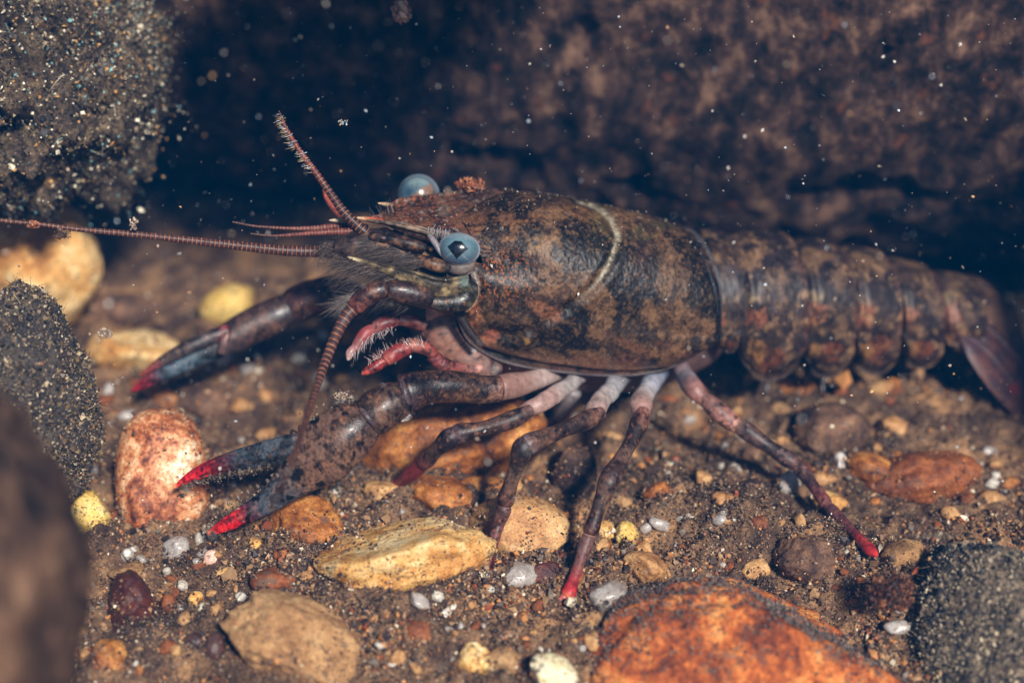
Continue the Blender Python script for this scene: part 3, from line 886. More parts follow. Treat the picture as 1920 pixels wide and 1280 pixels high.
QR = math.radians(33)
def arch(s, v, yT, yBf, dmid, bw, psi, curl=0.22, aw=0.98, v0=0.62, Lmin=0.04):
    """Shell surface: s is the photo column of the back ridge, v in [-1, 1] runs from our side's lower edge over the back."""
    ps = math.radians(psi)
    up = Uv * math.cos(QR) - Fv * math.sin(QR)
    side = math.cos(ps) * (Fv * math.cos(QR) + Uv * math.sin(QR)) - math.sin(ps) * Rv
    S_, V_ = np.meshgrid(s, v, indexing='ij')
    d = dmid(s); b = bw(s); a = aw * b
    supp = np.sqrt((a * math.cos(QR)) ** 2 + (b * math.cos(ps) * math.sin(QR)) ** 2)
    yt = yT(s)
    c = P(s, yt, d) - supp[:, None] * Uv
    pxf = s + b * math.sin(ps) * FP / (D + d)
    tot = cm(yBf(pxf) - yt, d)
    L = (tot - supp - b * math.cos(ps) * math.sin(QR)) / math.cos(QR)
    sc = np.where(L < Lmin, np.clip(tot / (supp + b * math.cos(ps) * math.sin(QR) + Lmin), 0.05, 1), 1.0)
    L = np.maximum(L, Lmin)
    b = b * sc; a = a * sc
    c = P(s, yt, d) - (supp * sc)[:, None] * Uv
    phi = np.clip(V_ / v0, -1, 1) * math.pi / 2
    tt = np.clip((np.abs(V_) - v0) / (1 - v0), 0, 1)
    e = 0.9
    cs = np.cos(phi); sn = np.sin(phi)
    lat = b[:, None] * np.sign(sn) * np.abs(sn) ** e * (1 + 0.06 * np.sin(tt * math.pi) - curl * tt ** 2.2)
    hh = a[:, None] * np.abs(cs) ** 0.95 - L[:, None] * tt
    return c[:, None, :] + lat[..., None] * side + hh[..., None] * up

def blobs(col, px, py, lst, wob, amp=0.55):
    for (cx, cy, rx, ry, rot, rgb, st) in lst:
        a = math.radians(rot)
        dx, dy = px - cx, py - cy
        u = (dx * math.cos(a) - dy * math.sin(a)) / rx
        w = (dx * math.sin(a) + dy * math.cos(a)) / ry
        r = np.sqrt(u * u + w * w) + amp * (wob - 0.5) * 2
        col = mixc(col, srgb(*rgb), st * sstep(1.25, 0.7, r))
    return col

def pl_dist(px, py, pts):
    best = np.full(px.shape, 1e9)
    for (a, b) in zip(pts[:-1], pts[1:]):
        a, b = np.array(a, float), np.array(b, float)
        ab = b - a
        t = np.clip(((px - a[0]) * ab[0] + (py - a[1]) * ab[1]) / (ab @ ab), 0, 1)
        best = np.minimum(best, np.hypot(px - a[0] - t * ab[0], py - a[1] - t * ab[1]))
    return best

DC = lambda s: 0.62 + (s - 850) / 137 * 0.40
# ---- carapace
yTc = lambda s: smooth_interp(s, [(780, 372), (850, 362), (920, 358), (1000, 362), (1060, 369), (1120, 380), (1190, 396), (1260, 415), (1320, 437)])
yBc = lambda x: smooth_interp(x, [(850, 560), (866, 602), (880, 640), (900, 662), (935, 684), (1000, 704), (1080, 715), (1150, 720), (1220, 716), (1270, 702), (1310, 676), (1338, 640), (1352, 592), (1365, 560)])
bwc = lambda s: smooth_interp(s, [(780, 0.62), (830, 0.82), (900, 0.98), (1000, 1.12), (1100, 1.18), (1200, 1.18), (1280, 1.12), (1320, 1.04)])
nu, nv = 430, 330
s_ = np.linspace(806, 1302, nu)
v_ = np.linspace(-1, 1, nv)
A = arch(s_, v_, yTc, yBc, DC, bwc, 21)
# orbit: pull the front edge back above the cheek so that the eye sits in a notch
V = A.reshape(-1, 3)
px, py = proj(V)
VV = np.tile(v_, nu); UU = np.repeat(np.linspace(0, 1, nu), nv)
gu = np.gradient(A, axis=0); gv = np.gradient(A, axis=1)
nor = np.cross(gu, gv).reshape(-1, 3); nor /= np.linalg.norm(nor, axis=1)[:, None] + 1e-12
mid = A[:, nv // 2][:, None, :].repeat(nv, 1).reshape(-1, 3)
if np.mean(np.sum(nor * (V - (mid - 0.8 * Uv)), 1)) < 0:
    nor = -nor
f1 = fbm(V * 1.7, 5, 201); f2 = fbm(V * 4.5, 5, 202, 0.6); f3 = fbm(V * 16, 3, 203); f4 = fbm(V * 38, 2, 204)
groove = [(1085, 372), (1118, 384), (1148, 410), (1160, 440), (1150, 480), (1128, 520), (1098, 553), (1065, 578), (1030, 600)]
dg = pl_dist(px, py, groove)
near = VV < 0.12
gw = np.where(near, np.exp(-(dg / 9.0) ** 2), 0)
rim = np.minimum(1 - np.abs(VV), np.minimum(UU * 3.0, (1 - UU) * 3.0))
lowrim = 1 - np.abs(VV)
disp = -0.05 * gw + np.where(near, 0.012 * np.exp(-((dg - 16) / 9.0) ** 2), 0) + 0.035 * (f1 - 0.5) + 0.02 * (f2 - 0.5) + 0.012 * (f3 - 0.5) + 0.01 * (f4 - 0.5)
disp -= 0.05 * np.exp(-((lowrim - 0.035) / 0.012) ** 2)
disp -= 0.05 * np.exp(-(((1 - UU) - 0.035) / 0.012) ** 2)
# cheek fold behind the antenna: a raised, rounded lip
fold = pl_dist(px, py, [(880, 535), (875, 590), (905, 640), (960, 652), (990, 640)])
disp += np.where(near, 0.05 * np.exp(-(fold / 11.0) ** 2) - 0.045 * np.exp(-((fold - 20) / 8.0) ** 2) * (px > 890) * (py < 645), 0)
disp -= 0.30 * sstep(0.42, 0.10, UU) * sstep(0.62, 0.42, np.abs(VV))
V2 = V + nor * disp[:, None]
base = np.tile(srgb(50, 38, 36), (len(V), 1))
m_ = sstep(0.44, 0.62, f2 * 0.6 + f1 * 0.4)
base = mixc(base, srgb(112, 78, 58), m_ * 0.8)
base = mixc(base, srgb(28, 22, 25), sstep(0.52, 0.4, f2) * 0.6)
wob = f2
B_ = [
    (900, 400, 170, 34, -4, (128, 82, 58), 0.85), (1010, 425, 120, 44, 14, (150, 100, 66), 0.75), (800, 400, 70, 30, 0, (92, 66, 60), 0.6),
    (1010, 385, 60, 12, 6, (70, 50, 44), 0.7), (1060, 440, 60, 36, -20, (44, 32, 32), 0.85), (1085, 480, 42, 70, 0, (46, 34, 36), 0.85),
    (1120, 435, 22, 62, -12, (120, 94, 60), 0.8), (1095, 520, 16, 40, -25, (110, 84, 60), 0.75), (990, 462, 70, 14, 14, (148, 104, 70), 0.8),
    (930, 470, 60, 14, 4, (30, 24, 26), 0.9), (940, 530, 70, 60, 0, (48, 38, 36), 0.8), (1030, 530, 60, 50, 0, (78, 54, 48), 0.6),
    (1120, 640, 120, 40, 6, (50, 40, 38), 0.7), (1215, 600, 40, 60, 10, (54, 42, 40), 0.7), (1250, 520, 16, 70, -8, (124, 90, 70), 0.85), (1235, 575, 14, 40, -20, (128, 94, 72), 0.8),
    (1280, 500, 12, 60, -6, (112, 80, 62), 0.7), (1190, 480, 36, 60, 0, (60, 42, 42), 0.75), (1215, 430, 60, 16, 18, (98, 84, 60), 0.7), (1250, 450, 50, 14, 30, (118, 82, 60), 0.6),
    (1035, 590, 40, 14, -30, (150, 92, 66), 0.85), (985, 640, 22, 9, -22, (176, 128, 72), 0.8), (882, 578, 20, 44, 10, (176, 88, 58), 0.9), (902, 642, 26, 14, 30, (170, 92, 70), 0.85),
    (925, 670, 40, 10, 24, (92, 84, 76), 0.7), (1130, 688, 170, 24, 2, (124, 74, 64), 0.85), (1270, 668, 50, 18, -30, (112, 72, 60), 0.8), (1190, 650, 60, 10, -25, (126, 80, 62), 0.7),
    (1110, 620, 40, 20, -10, (104, 72, 58), 0.6), (1300, 600, 22, 60, 0, (46, 38, 40), 0.7), (1060, 620, 80, 22, 0, (44, 36, 34), 0.7)]
base = blobs(base, px, py, B_, wob, 0.75)
base = mixc(base, srgb(22, 19, 21), sstep(0.53, 0.58, fbm(V * 2.0 + 5, 5, 240, 0.6)) * 0.92)
base = mixc(base, srgb(164, 116, 84), sstep(0.55, 0.62, fbm(V * 1.8 + 31, 5, 244, 0.6)) * 0.5)
base = mixc(base, srgb(22, 19, 21), sstep(0.56, 0.66, fbm(V * 9, 3, 210)) * 0.6)
base = mixc(base, srgb(150, 108, 78), sstep(0.58, 0.7, f3) * 0.35)
base = mixc(base, srgb(24, 19, 20), sstep(0.45, 0.36, fbm(V * 11, 4, 233, 0.65)) * 0.5)
base = mixc(base, srgb(176, 124, 86), sstep(0.66, 0.74, f4) * 0.22)
# orange granules in front of the cervical groove
gm = sstep(1.2, 0.5, np.hypot((px - 945) / 60, (py - 515) / 62)) + sstep(1.1, 0.5, np.hypot((px - 990) / 16, (py - 540) / 40)) + sstep(1.2, .4, np.hypot((px - 890) / 20, (py - 545) / 26)) + 0.6 * sstep(1.2, .4, np.hypot((px - 840) / 90, (py - 395) / 24))
base = mixc(base, srgb(230, 128, 70), np.clip(gm, 0, 1) * sstep(0.62, 0.72, fbm(V * 46, 1, 222)) * 0.45)
pale = np.where(near, np.exp(-(dg / 5.0) ** 2), 0) * sstep(590, 480, py) * (0.55 + 0.9 * f2)
base = mixc(base, srgb(186, 166, 146), np.clip(pale * (0.45 + 0.9 * sstep(0.4, 0.65, f3)), 0, 1))
base = base * 0.62 * np.array([0.92, 1.0, 0.92])
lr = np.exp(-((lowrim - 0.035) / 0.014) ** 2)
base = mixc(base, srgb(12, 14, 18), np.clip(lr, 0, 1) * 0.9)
base = mixc(base, srgb(150, 110, 84), np.exp(-((lowrim - 0.08) / 0.02) ** 2) * 0.5)
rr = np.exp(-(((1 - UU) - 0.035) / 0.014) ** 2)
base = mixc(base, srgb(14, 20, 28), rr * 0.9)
base = mixc(base, srgb(110, 106, 110), np.clip(sstep(0.02, 0.004, lowrim) + sstep(0.014, 0.003, 1 - UU), 0, 1) * 0.6)
FC = grid_faces(nu, nv)
cut_ = (UU * 496 + 806 < 866) & (np.abs(VV) < 0.5)
FC = FC[~cut_[FC].any(1)]
carapace = mk('carapace', V2, FC, m_shell, cray, base)

# ---- generic tube along a sketched path
def tube(name, path, cols, mat, parent, seg=24, n=70, flat=1.0, rings=None, mott=0.0, seed=1, ridge=0.0, nr=5, spots=None, ref=None, lump=0.0, caps=True, ringamp=0.1, freq=6.0):
    """path: (px, py, depth, half width px [, half depth / half width])."""
    pa = np.array([list(p_) + [flat] * (5 - len(p_)) for p_ in path], float)
    pts = P(pa[:, 0], pa[:, 1], pa[:, 2])
    rad = cm(pa[:, 3], pa[:, 2])
    sp = spline(np.column_stack([pts, rad, pa[:, 4]]), n)
    C, r, fl = sp[:, :3], np.maximum(sp[:, 3], 1e-3), sp[:, 4]
    T = np.gradient(C, axis=0); T /= np.linalg.norm(T, axis=1)[:, None]
    rf = Fv if ref is None else ref
    B = np.cross(T, rf); B /= np.linalg.norm(B, axis=1)[:, None]
    N = np.cross(B, T)
    al = np.concatenate([[0], np.cumsum(np.linalg.norm(np.diff(C, axis=0), axis=1))]); u = al / al[-1]
    ang = np.linspace(0, 2 * math.pi, seg, endpoint=False)
    ca, sa = np.cos(ang), np.sin(ang)
    k = np.ones((n, seg))
    if rings is not None:
        ph = (u * rings) % 1.0
        k *= (1 + ringamp * (ph - 0.5))[:, None]
    if ridge:
        k *= 1 + ridge * np.cos(nr * ang)[None, :]
    if caps:
        e = np.minimum(al, al[-1] - al)
        rc = np.clip(e / (r * 0.45), 0, 1)
        k *= np.sqrt(np.clip(1 - (1 - rc) ** 2, 0.02, 1))[:, None]
    V = C[:, None] + (r[:, None] * k)[..., None] * (ca[None, :, None] * B[:, None] + (sa[None, :] * fl[:, None])[..., None] * N[:, None])
    V = V.reshape(-1, 3)
    rel = V - np.repeat(C, seg, 0)
    if lump:
        V = V + rel * (lump * 2 * (fbm(V * 3.5, 4, seed) - 0.5))[:, None]
    uu = np.repeat(u, seg)
    ca_ = np.array([c_[0] for c_ in cols]); cb = np.array([srgb(*c_[1]) for c_ in cols])
    col = np.stack([np.interp(uu, ca_, cb[:, i]) for i in range(3)], 1)
    if rings is not None:
        w = sstep(0.72, 0.9, (uu * rings) % 1.0)
        col = mixc(col, srgb(176, 112, 74), w * (0.35 + 0.5 * vn(V * 9, seed)))
        col = mixc(col, srgb(28, 18, 20), sstep(0.25, 0.05, (uu * rings) % 1.0) * 0.6)
    if mott:
        f = fbm(V * freq, 4, seed + 3, 0.6)
        col = mixc(col, srgb(26, 20, 22), mott * sstep(0.52, 0.38, f))
        col = mixc(col, srgb(166, 116, 86), mott * 0.45 * sstep(0.56, 0.7, f))
    if mott > 0.4:
        f = fbm(V * 26, 2, seed + 21)
        col = mixc(col, srgb(160, 98, 62), 0.45 * sstep(0.68, 0.76, f))
        f = fbm(V * 15, 3, seed + 23, 0.6)
        col = mixc(col, srgb(16, 13, 15), 0.75 * sstep(0.58, 0.66, f))
    if spots:
        f = fbm(V * spots[1], 2, seed + 9)
        col = mixc(col, srgb(14, 12, 15), spots[0] * sstep(0.64, 0.70, f))
    ii = np.arange(n - 1)[:, None] * seg; jj = np.arange(seg)[None, :]
    F = np.stack([(ii + jj).ravel(), (ii + nv_(jj, seg)).ravel(), (ii + seg + nv_(jj, seg)).ravel(), (ii + seg + jj).ravel()], 1)
    if mat is m_claw:
        col = col * np.where(col[:, :1] > 3 * col[:, 1:2], 0.95, 0.7)
    elif mat is m_leg:
        col = col * np.where(col[:, :1] > 2.5 * col[:, 1:2], 0.9, 0.68)
    elif mat is m_shell:
        col = col * 0.65
    elif mat is m_flesh:
        col = col * 0.8
    return mk(name, V, [F, np.arange(seg)[None, ::-1], ((n - 1) * seg + np.arange(seg))[None]], mat, parent, col)
def nv_(j, seg):
    return (j + 1) % seg

# ---- carapace edge rims
def rim_line(name, U_, sel, r, rgb):
    C = A[U_, sel]
    o = []
    n = len(C)
    T = np.gradient(C, axis=0); T /= np.linalg.norm(T, axis=1)[:, None] + 1e-9
    B = np.cross(T, Fv); B /= np.linalg.norm(B, axis=1)[:, None] + 1e-9
    N = np.cross(B, T)
    ang = np.linspace(0, 2 * math.pi, 8, endpoint=False)
    V = C[:, None] + r * (np.cos(ang)[None, :, None] * B[:, None] + np.sin(ang)[None, :, None] * N[:, None])
    ii = np.arange(n - 1)[:, None] * 8; jj = np.arange(8)[None, :]
    F = np.stack([(ii + jj).ravel(), (ii + (jj + 1) % 8).ravel(), (ii + 8 + (jj + 1) % 8).ravel(), (ii + 8 + jj).ravel()], 1)
    mk(name, V.reshape(-1, 3), F, m_shell, carapace, np.tile(srgb(*rgb) * 0.6, (n * 8, 1)))
rim_line('carapace_rim', slice(None, None, 3), 0, 0.022, (104, 88, 86))
rim_line('carapace_rim', slice(None, None, 3), -1, 0.022, (104, 88, 86))
rim_line('carapace_rim', nu - 1, slice(None, None, 3), 0.022, (84, 84, 92))
rim_line('carapace_rim', 0, slice(0, 62, 2), 0.02, (84, 70, 60))

# ---- soft underside filling the shell
def loft(name, st, cols, mat, parent, seg=64, n=90, q=QR, lump=0.05, seed=5, mott=0.0, blist=None):
    """st: (px, top y, bottom y, depth, half depth cm)."""
    sp = spline(np.array(st, float), n)
    ang = np.linspace(0, 2 * math.pi, seg, endpoint=False)
    up = Uv * math.cos(q) - Fv * math.sin(q); sd = Fv * math.cos(q) + Uv * math.sin(q)
    b = sp[:, 4]
    H = cm((sp[:, 2] - sp[:, 1]) / 2, sp[:, 3])
    a = np.sqrt(np.maximum(H ** 2 - (b * math.sin(q)) ** 2, (0.25 * H) ** 2)) / math.cos(q)
    C = P(sp[:, 0], (sp[:, 1] + sp[:, 2]) / 2, sp[:, 3])
    V = C[:, None] + (a[:, None] * np.cos(ang))[..., None] * up + (b[:, None] * np.sin(ang))[..., None] * sd
    V = V.reshape(-1, 3)
    V = V + (V - np.repeat(C, seg, 0)) * (lump * 2 * (fbm(V * 3, 4, seed) - .5))[:, None]
    uu = np.repeat(np.linspace(0, 1, n), seg)
    ca_ = np.array([c_[0] for c_ in cols]); cb = np.array([srgb(*c_[1]) for c_ in cols])
    col = np.stack([np.interp(uu, ca_, cb[:, i]) for i in range(3)], 1)
    if blist:
        x_, y_ = proj(V)
        col = blobs(col, x_, y_, blist, fbm(V * 5, 4, seed), 0.6)
    if mott:
        f = fbm(V * 7, 4, seed + 3, 0.6)
        col = mixc(col, srgb(26, 20, 22), mott * sstep(0.52, 0.38, f))
        col = mixc(col, srgb(170, 128, 92), mott * 0.5 * sstep(0.56, 0.7, f))
    ii = np.arange(n - 1)[:, None] * seg; jj = np.arange(seg)[None, :]
    F = np.stack([(ii + jj).ravel(), (ii + (jj + 1) % seg).ravel(), (ii + seg + (jj + 1) % seg).ravel(), (ii + seg + jj).ravel()], 1)
    return mk(name, V, [F, np.arange(seg)[None, ::-1], ((n - 1) * seg + np.arange(seg))[None]], mat, parent, col)

loft('underside', [(800, 570, 640, 0.85, 0.25), (840, 500, 655, 0.95, 0.36), (890, 470, 680, 1.1, 0.45), (960, 480, 712, 1.45, 0.5), (1060, 490, 730, 1.8, 0.55), (1160, 500, 736, 2.1, 0.55), (1250, 510, 724, 2.4, 0.55), (1320, 520, 690, 2.6, 0.5), (1360, 540, 660, 2.7, 0.4)],
     [(0, (150, 100, 86)), (0.4, (126, 84, 76)), (0.7, (110, 84, 82)), (1, (84, 60, 56))], m_flesh, cray,
     blist=[(820, 610, 60, 40, 0, (206, 146, 124), 0.8), (870, 660, 50, 30, 20, (190, 126, 110), 0.7), (950, 705, 60, 12, 10, (176, 138, 126), 0.7)])

# ---- head under the rostrum
head = loft('head', [(628, 452, 478, -0.05, 0.10), (660, 436, 500, -0.02, 0.22), (700, 426, 520, 0.05, 0.30), (740, 432, 545, 0.18, 0.40), (780, 442, 570, 0.34, 0.50), (830, 456, 585, 0.5, 0.58), (880, 466, 600, 0.64, 0.62), (930, 474, 610, 0.8, 0.62)],
     [(0, (60, 46, 42)), (0.3, (50, 38, 35)), (0.7, (64, 48, 40)), (1, (40, 32, 30))], m_shell, cray, lump=0.3, mott=0.9, seed=15,
     blist=[(775, 455, 22, 14, 0, (150, 96, 66), 0.8), (800, 485, 26, 16, 0, (148, 112, 80), 0.8), (840, 520, 46, 14, 0, (34, 44, 50), 0.8), (720, 440, 30, 12, 0, (40, 32, 34), 0.8), (760, 505, 40, 10, 20, (120, 106, 100), 0.6)])

tube('antennule_base', [(800, 466, -0.22, 8), (772, 458, -0.26, 12), (742, 450, -0.26, 11), (722, 445, -0.26, 8)], [(0, (60, 44, 36)), (0.5, (96, 66, 48)), (1, (44, 34, 32))], m_shell, head, 20, 40, mott=0.9, seed=16, lump=0.2, freq=9)
tube('antennule_base', [(730, 449, -0.25, 8), (712, 446, -0.24, 10), (692, 445, -0.18, 9)], [(0, (70, 52, 46)), (1, (44, 34, 34))], m_shell, head, 20, 30, mott=0.9, seed=18, lump=0.2, freq=9)
tube('cheek_plate', [(846, 504, -0.3, 8), (815, 496, -0.34, 14), (784, 486, -0.34, 10), (756, 476, -0.32, 4)], [(0, (90, 80, 72)), (0.4, (130, 92, 64)), (1, (60, 46, 40))], m_shell, head, 20, 40, mott=0.9, seed=19, lump=0.3, freq=9)
# ---- rostrum
nE = [(686, 411, -0.12), (726, 417, -0.16), (760, 424, -0.14), (800, 434, -0.08), (850, 447, -0.02), (890, 457, 0.06), (930, 468, 0.14), (985, 480, 0.3)]
fE = [(686, 408, -0.10), (716, 401, 0.05), (735, 382, 0.40), (760, 373, 0.62), (800, 368, 0.8), (860, 361, 1.0), (920, 358, 1.15), (985, 359, 1.35)]
nn_, mm_ = 150, 60
ne = spline(np.array([P(*e) for e in nE]), nn_); fe = spline(np.array([P(*e) for e in fE]), nn_)
w_ = np.linspace(0, 1, mm_)
upd = Uv * math.cos(QR) - Fv * math.sin(QR)
top = ne[:, None] * (1 - w_)[None, :, None] + fe[:, None] * w_[None, :, None]
wid = np.linalg.norm(fe - ne, axis=1)
prof = -0.05 * np.sin(w_ * math.pi) + 0.07 * np.exp(-((w_ - 0.04) / 0.03) ** 2) + 0.06 * np.exp(-((w_ - 0.97) / 0.03) ** 2)
fadeb = np.linspace(1, 0, nn_) ** 0.5
lu_ = np.linspace(0, 1, nn_)[:, None]
bul = 0.17 * np.sin(w_ * math.pi)[None, :] * lu_ ** 1.1 - 0.22 * sstep(0.86, 1.0, lu_)
top = top + (np.clip(wid, 0, 1)[:, None] * (prof[None, :] * fadeb[:, None] + bul))[..., None] * upd
bot = ne[:, None] * (1 - w_)[None, :, None] + fe[:, None] * w_[None, :, None]
bot = bot - (np.clip(wid * 0.35, 0.03, 0.3)[:, None] * (0.55 + 0.45 * np.sin(w_ * math.pi))[None, :])[..., None] * upd
lo = np.concatenate([top, bot[:, ::-1]], 1)
V = lo.reshape(-1, 3)
px, py = proj(V)
isbot = np.tile(np.concatenate([np.zeros(mm_), np.ones(mm_)]), nn_) > 0
f2 = fbm(V * 5, 5, 301, 0.6); f3 = fbm(V * 18, 3, 302)
V = V + upd * (0.03 * (f2 - 0.5) + 0.02 * (f3 - 0.5))[:, None]
col = np.tile(srgb(88, 64, 56), (len(V), 1))
col = mixc(col, srgb(132, 88, 62), sstep(0.46, 0.62, f2) * 0.8)
col = mixc(col, srgb(46, 36, 38), sstep(0.5, 0.38, f2) * 0.7)
col = mixc(col, srgb(204, 112, 60), sstep(0.62, 0.72, fbm(V * 42, 1, 305)) * sstep(960, 780, px) * 0.6)
col = mixc(col, srgb(176, 164, 150), sstep(0.72, 0.78, fbm(V * 20, 1, 306)) * 0.5)
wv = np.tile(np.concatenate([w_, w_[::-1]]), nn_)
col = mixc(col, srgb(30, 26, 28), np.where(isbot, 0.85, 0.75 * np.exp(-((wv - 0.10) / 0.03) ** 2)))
col = mixc(col, srgb(150, 130, 112), np.where(isbot, 0, 0.5 * np.exp(-((wv - 0.03) / 0.02) ** 2)))
col = col * 0.55
sg = 2 * mm_
ii = np.arange(nn_ - 1)[:, None] * sg; jj = np.arange(sg)[None, :]
F = np.stack([(ii + jj).ravel(), (ii + (jj + 1) % sg).ravel(), (ii + sg + (jj + 1) % sg).ravel(), (ii + sg + jj).ravel()], 1)
rost = mk('rostrum', V, [F, np.arange(sg)[None, ::-1]], m_shell, cray, col)
tube('rostrum_edge', [(x_, y_ + 1, d_ - 0.03, r_) for (x_, y_, d_), r_ in zip(nE[:7], (2.5, 3.5, 4.5, 5, 5.5, 5, 3))], [(0, (120, 100, 84)), (0.4, (150, 124, 98)), (1, (110, 84, 62))], m_shell, rost, 12, 90, mott=0.6, lump=0.1)
tube('spine', [(738, 388, 0.36, 7), (722, 383, 0.33, 4), (708, 381, 0.3, 1.2)], [(0, (120, 84, 64)), (1, (214, 180, 140))], m_shell, rost, 10, 14)
tube('spine', [(720, 415, -0.12, 7), (690, 411, -0.13, 5), (668, 408, -0.14, 1.5)], [(0, (150, 70, 50)), (0.5, (190, 90, 56)), (1, (226, 200, 160))], m_shell, rost, 10, 18)
tube('spine', [(660, 413, 0.2, 6), (640, 413, 0.18, 5), (616, 413, 0.16, 1.2)], [(0, (140, 90, 60)), (1, (236, 216, 180))], m_shell, rost, 10, 16)
# ---- eyes
def eye(cx, cy, d, rx, ry, rd, rot, paint):
    V, F = ICO[6]
    c = P(cx, cy, d)
    a = math.radians(rot)
    Ax = Rv * math.cos(a) + Uv * math.sin(a); Bx = -Rv * math.sin(a) + Uv * math.cos(a)
    W_ = c + V[:, :1] * cm(rx, d) * Ax + V[:, 1:2] * cm(ry, d) * Bx + V[:, 2:] * rd * Fv
    return mk('eye', W_, F, m_eye, cray, paint(V))
def paint_near(V):
    x, y = V[:, 0], V[:, 1]
    r = np.hypot(x, y)
    col = np.tile(srgb(98, 122, 132), (len(V), 1))
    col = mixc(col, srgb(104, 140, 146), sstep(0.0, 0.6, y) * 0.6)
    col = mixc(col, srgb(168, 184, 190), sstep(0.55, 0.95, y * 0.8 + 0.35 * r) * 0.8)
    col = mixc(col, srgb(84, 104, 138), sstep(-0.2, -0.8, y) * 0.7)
    col = mixc(col, srgb(196, 206, 222), sstep(0.88, 0.97, r) * 0.9)  # silver rim and paler top: glassy sheen painted into the colour
    col = mixc(col, srgb(60, 84, 100), np.exp(-((r - 0.72) / 0.12) ** 2) * 0.35)
    ln = np.abs(np.sin((x + y) * 46)) ** 8 + np.abs(np.sin((x - y) * 46)) ** 8
    col = mixc(col, srgb(70, 96, 112), np.clip(ln, 0, 1) * 0.3)
    col = mixc(col, srgb(176, 196, 196), np.exp(-(np.minimum(np.abs(x + 0.06 - (y + .1)), np.abs(x + 0.06 + (y + .1))) / 0.05) ** 2) * (r < 0.8) * (y < 0) * 0.3)
    dm = np.abs(x + 0.05) * 1.2 + np.abs(y - 0.02) * np.where(y > 0.02, 1.0, 0.86)
    pup = sstep(0.60, 0.57, dm) * sstep(0.44, 0.40, y)
    col = mixc(col, srgb(4, 12, 24), pup)
    col = mixc(col, srgb(60, 50, 46), (V[:, 2] > 0.35) * 0.9)
    return col * np.where(pup > 0.5, 0.6, 0.85)[:, None]
def paint_far(V):
    x, y = V[:, 0], V[:, 1]
    r = np.hypot(x, y)
    n_ = fbm(V * 3, 4, 77)
    col = np.tile(srgb(84, 112, 124), (len(V), 1))
    col = mixc(col, srgb(150, 166, 158), sstep(0.2, 0.7, y + 0.3 * x + 0.6 * (n_ - 0.5)) * 0.7)
    col = mixc(col, srgb(36, 60, 78), np.exp(-(np.hypot(x + 0.4, y - 0.05) / 0.3) ** 2) * 0.8)
    col = mixc(col, srgb(150, 96, 46), sstep(-0.05, 0.12, x * 0.6 - y * 0.9 + 0.22 + 0.7 * (n_ - 0.5)) * sstep(0.9, 0.7, r) * (0.5 + 0.5 * n_))
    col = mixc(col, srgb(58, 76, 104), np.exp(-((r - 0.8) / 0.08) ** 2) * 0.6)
    col = mixc(col, srgb(150, 164, 190), sstep(0.88, 0.97, r) * 0.9)  # light rim painted in as a glassy edge sheen
    return col * 0.75
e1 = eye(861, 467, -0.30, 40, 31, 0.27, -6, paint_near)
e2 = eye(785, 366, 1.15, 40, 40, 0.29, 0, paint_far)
tube('eyestalk', [(862, 500, 0.0, 30), (861, 485, -0.12, 32), (861, 470, -0.2, 30)], [(0, (120, 100, 84)), (1, (150, 140, 136))], m_flesh, e1, 20, 16)
tube('eyestalk', [(800, 430, 1.0, 26), (790, 395, 1.1, 32), (786, 372, 1.15, 32)], [(0, (120, 84, 54)), (1, (160, 110, 60))], m_flesh, e2, 20, 16)
tube('eyelash_spur', [(802, 440, -0.25, 3), (812, 450, -0.34, 6), (824, 470, -0.38, 5), (830, 482, -0.36, 2)], [(0, (150, 140, 140)), (1, (120, 112, 120))], m_flesh, head, 10, 20)

# ---- antennal scale, near and far, with hair fringe
def blade(name, upper, lower, col_fn, thick, parent, n=90, m=24, bulge=0.06, mat=None):
    u_ = spline(np.array([P(*e) for e in upper]), n); l_ = spline(np.array([P(*e) for e in lower]), n)
    w = np.linspace(0, 1, m)
    mid_ = u_[:, None] * (1 - w)[None, :, None] + l_[:, None] * w[None, :, None]
    off = np.sin(w * math.pi)[None, :, None]
    wd = np.linalg.norm(u_ - l_, axis=1)[:, None, None]
    fr = mid_ - Fv * (thick * off * np.clip(wd * 3, 0.15, 1) + bulge * np.exp(-((w - 0.12) / 0.08) ** 2)[None, :, None] * np.clip(wd * 4, 0, 1))
    bk = mid_ + Fv * thick * off * np.clip(wd * 3, 0.15, 1)
    V = np.concatenate([fr, bk[:, ::-1][:, 1:-1]], 1)
    sg = V.shape[1]
    V = V.reshape(-1, 3)
    x, y = proj(V)
    ii = np.arange(n - 1)[:, None] * sg; jj = np.arange(sg)[None, :]
    F = np.stack([(ii + jj).ravel(), (ii + (jj + 1) % sg).ravel(), (ii + sg + (jj + 1) % sg).ravel(), (ii + sg + jj).ravel()], 1)
    return mk(name, V, [F, np.arange(sg)[None, ::-1], ((n - 1) * sg + np.arange(sg))[None]], mat or m_claw, parent, col_fn(V, x, y))
def scale_col(V, x, y):
    f = fbm(V * 8, 4, 41)
    c_ = np.tile(srgb(96, 82, 60), (len(V), 1))
    c_ = mixc(c_, srgb(34, 30, 28), sstep(0.5, 0.42, f) * 0.8)
    c_ = mixc(c_, srgb(150, 130, 92), sstep(0.56, 0.66, f) * 0.7)
    c_ = mixc(c_, srgb(104, 116, 108), sstep(22, 6, np.hypot((x - 872) / 1.0, (y - 526) / 0.7) + 14 * (f - .5)) * 0.7)
    c_ = mixc(c_, srgb(210, 196, 160), sstep(685, 660, x) * 0.7)
    return c_
sc1 = blade('antennal_scale', [(652, 480, -0.62), (700, 490, -0.64), (770, 506, -0.66), (830, 520, -0.62), (878, 514, -0.45)],
            [(652, 484, -0.6), (700, 504, -0.62), (760, 530, -0.6), (815, 556, -0.56), (880, 552, -0.42)], scale_col, 0.05, cray)
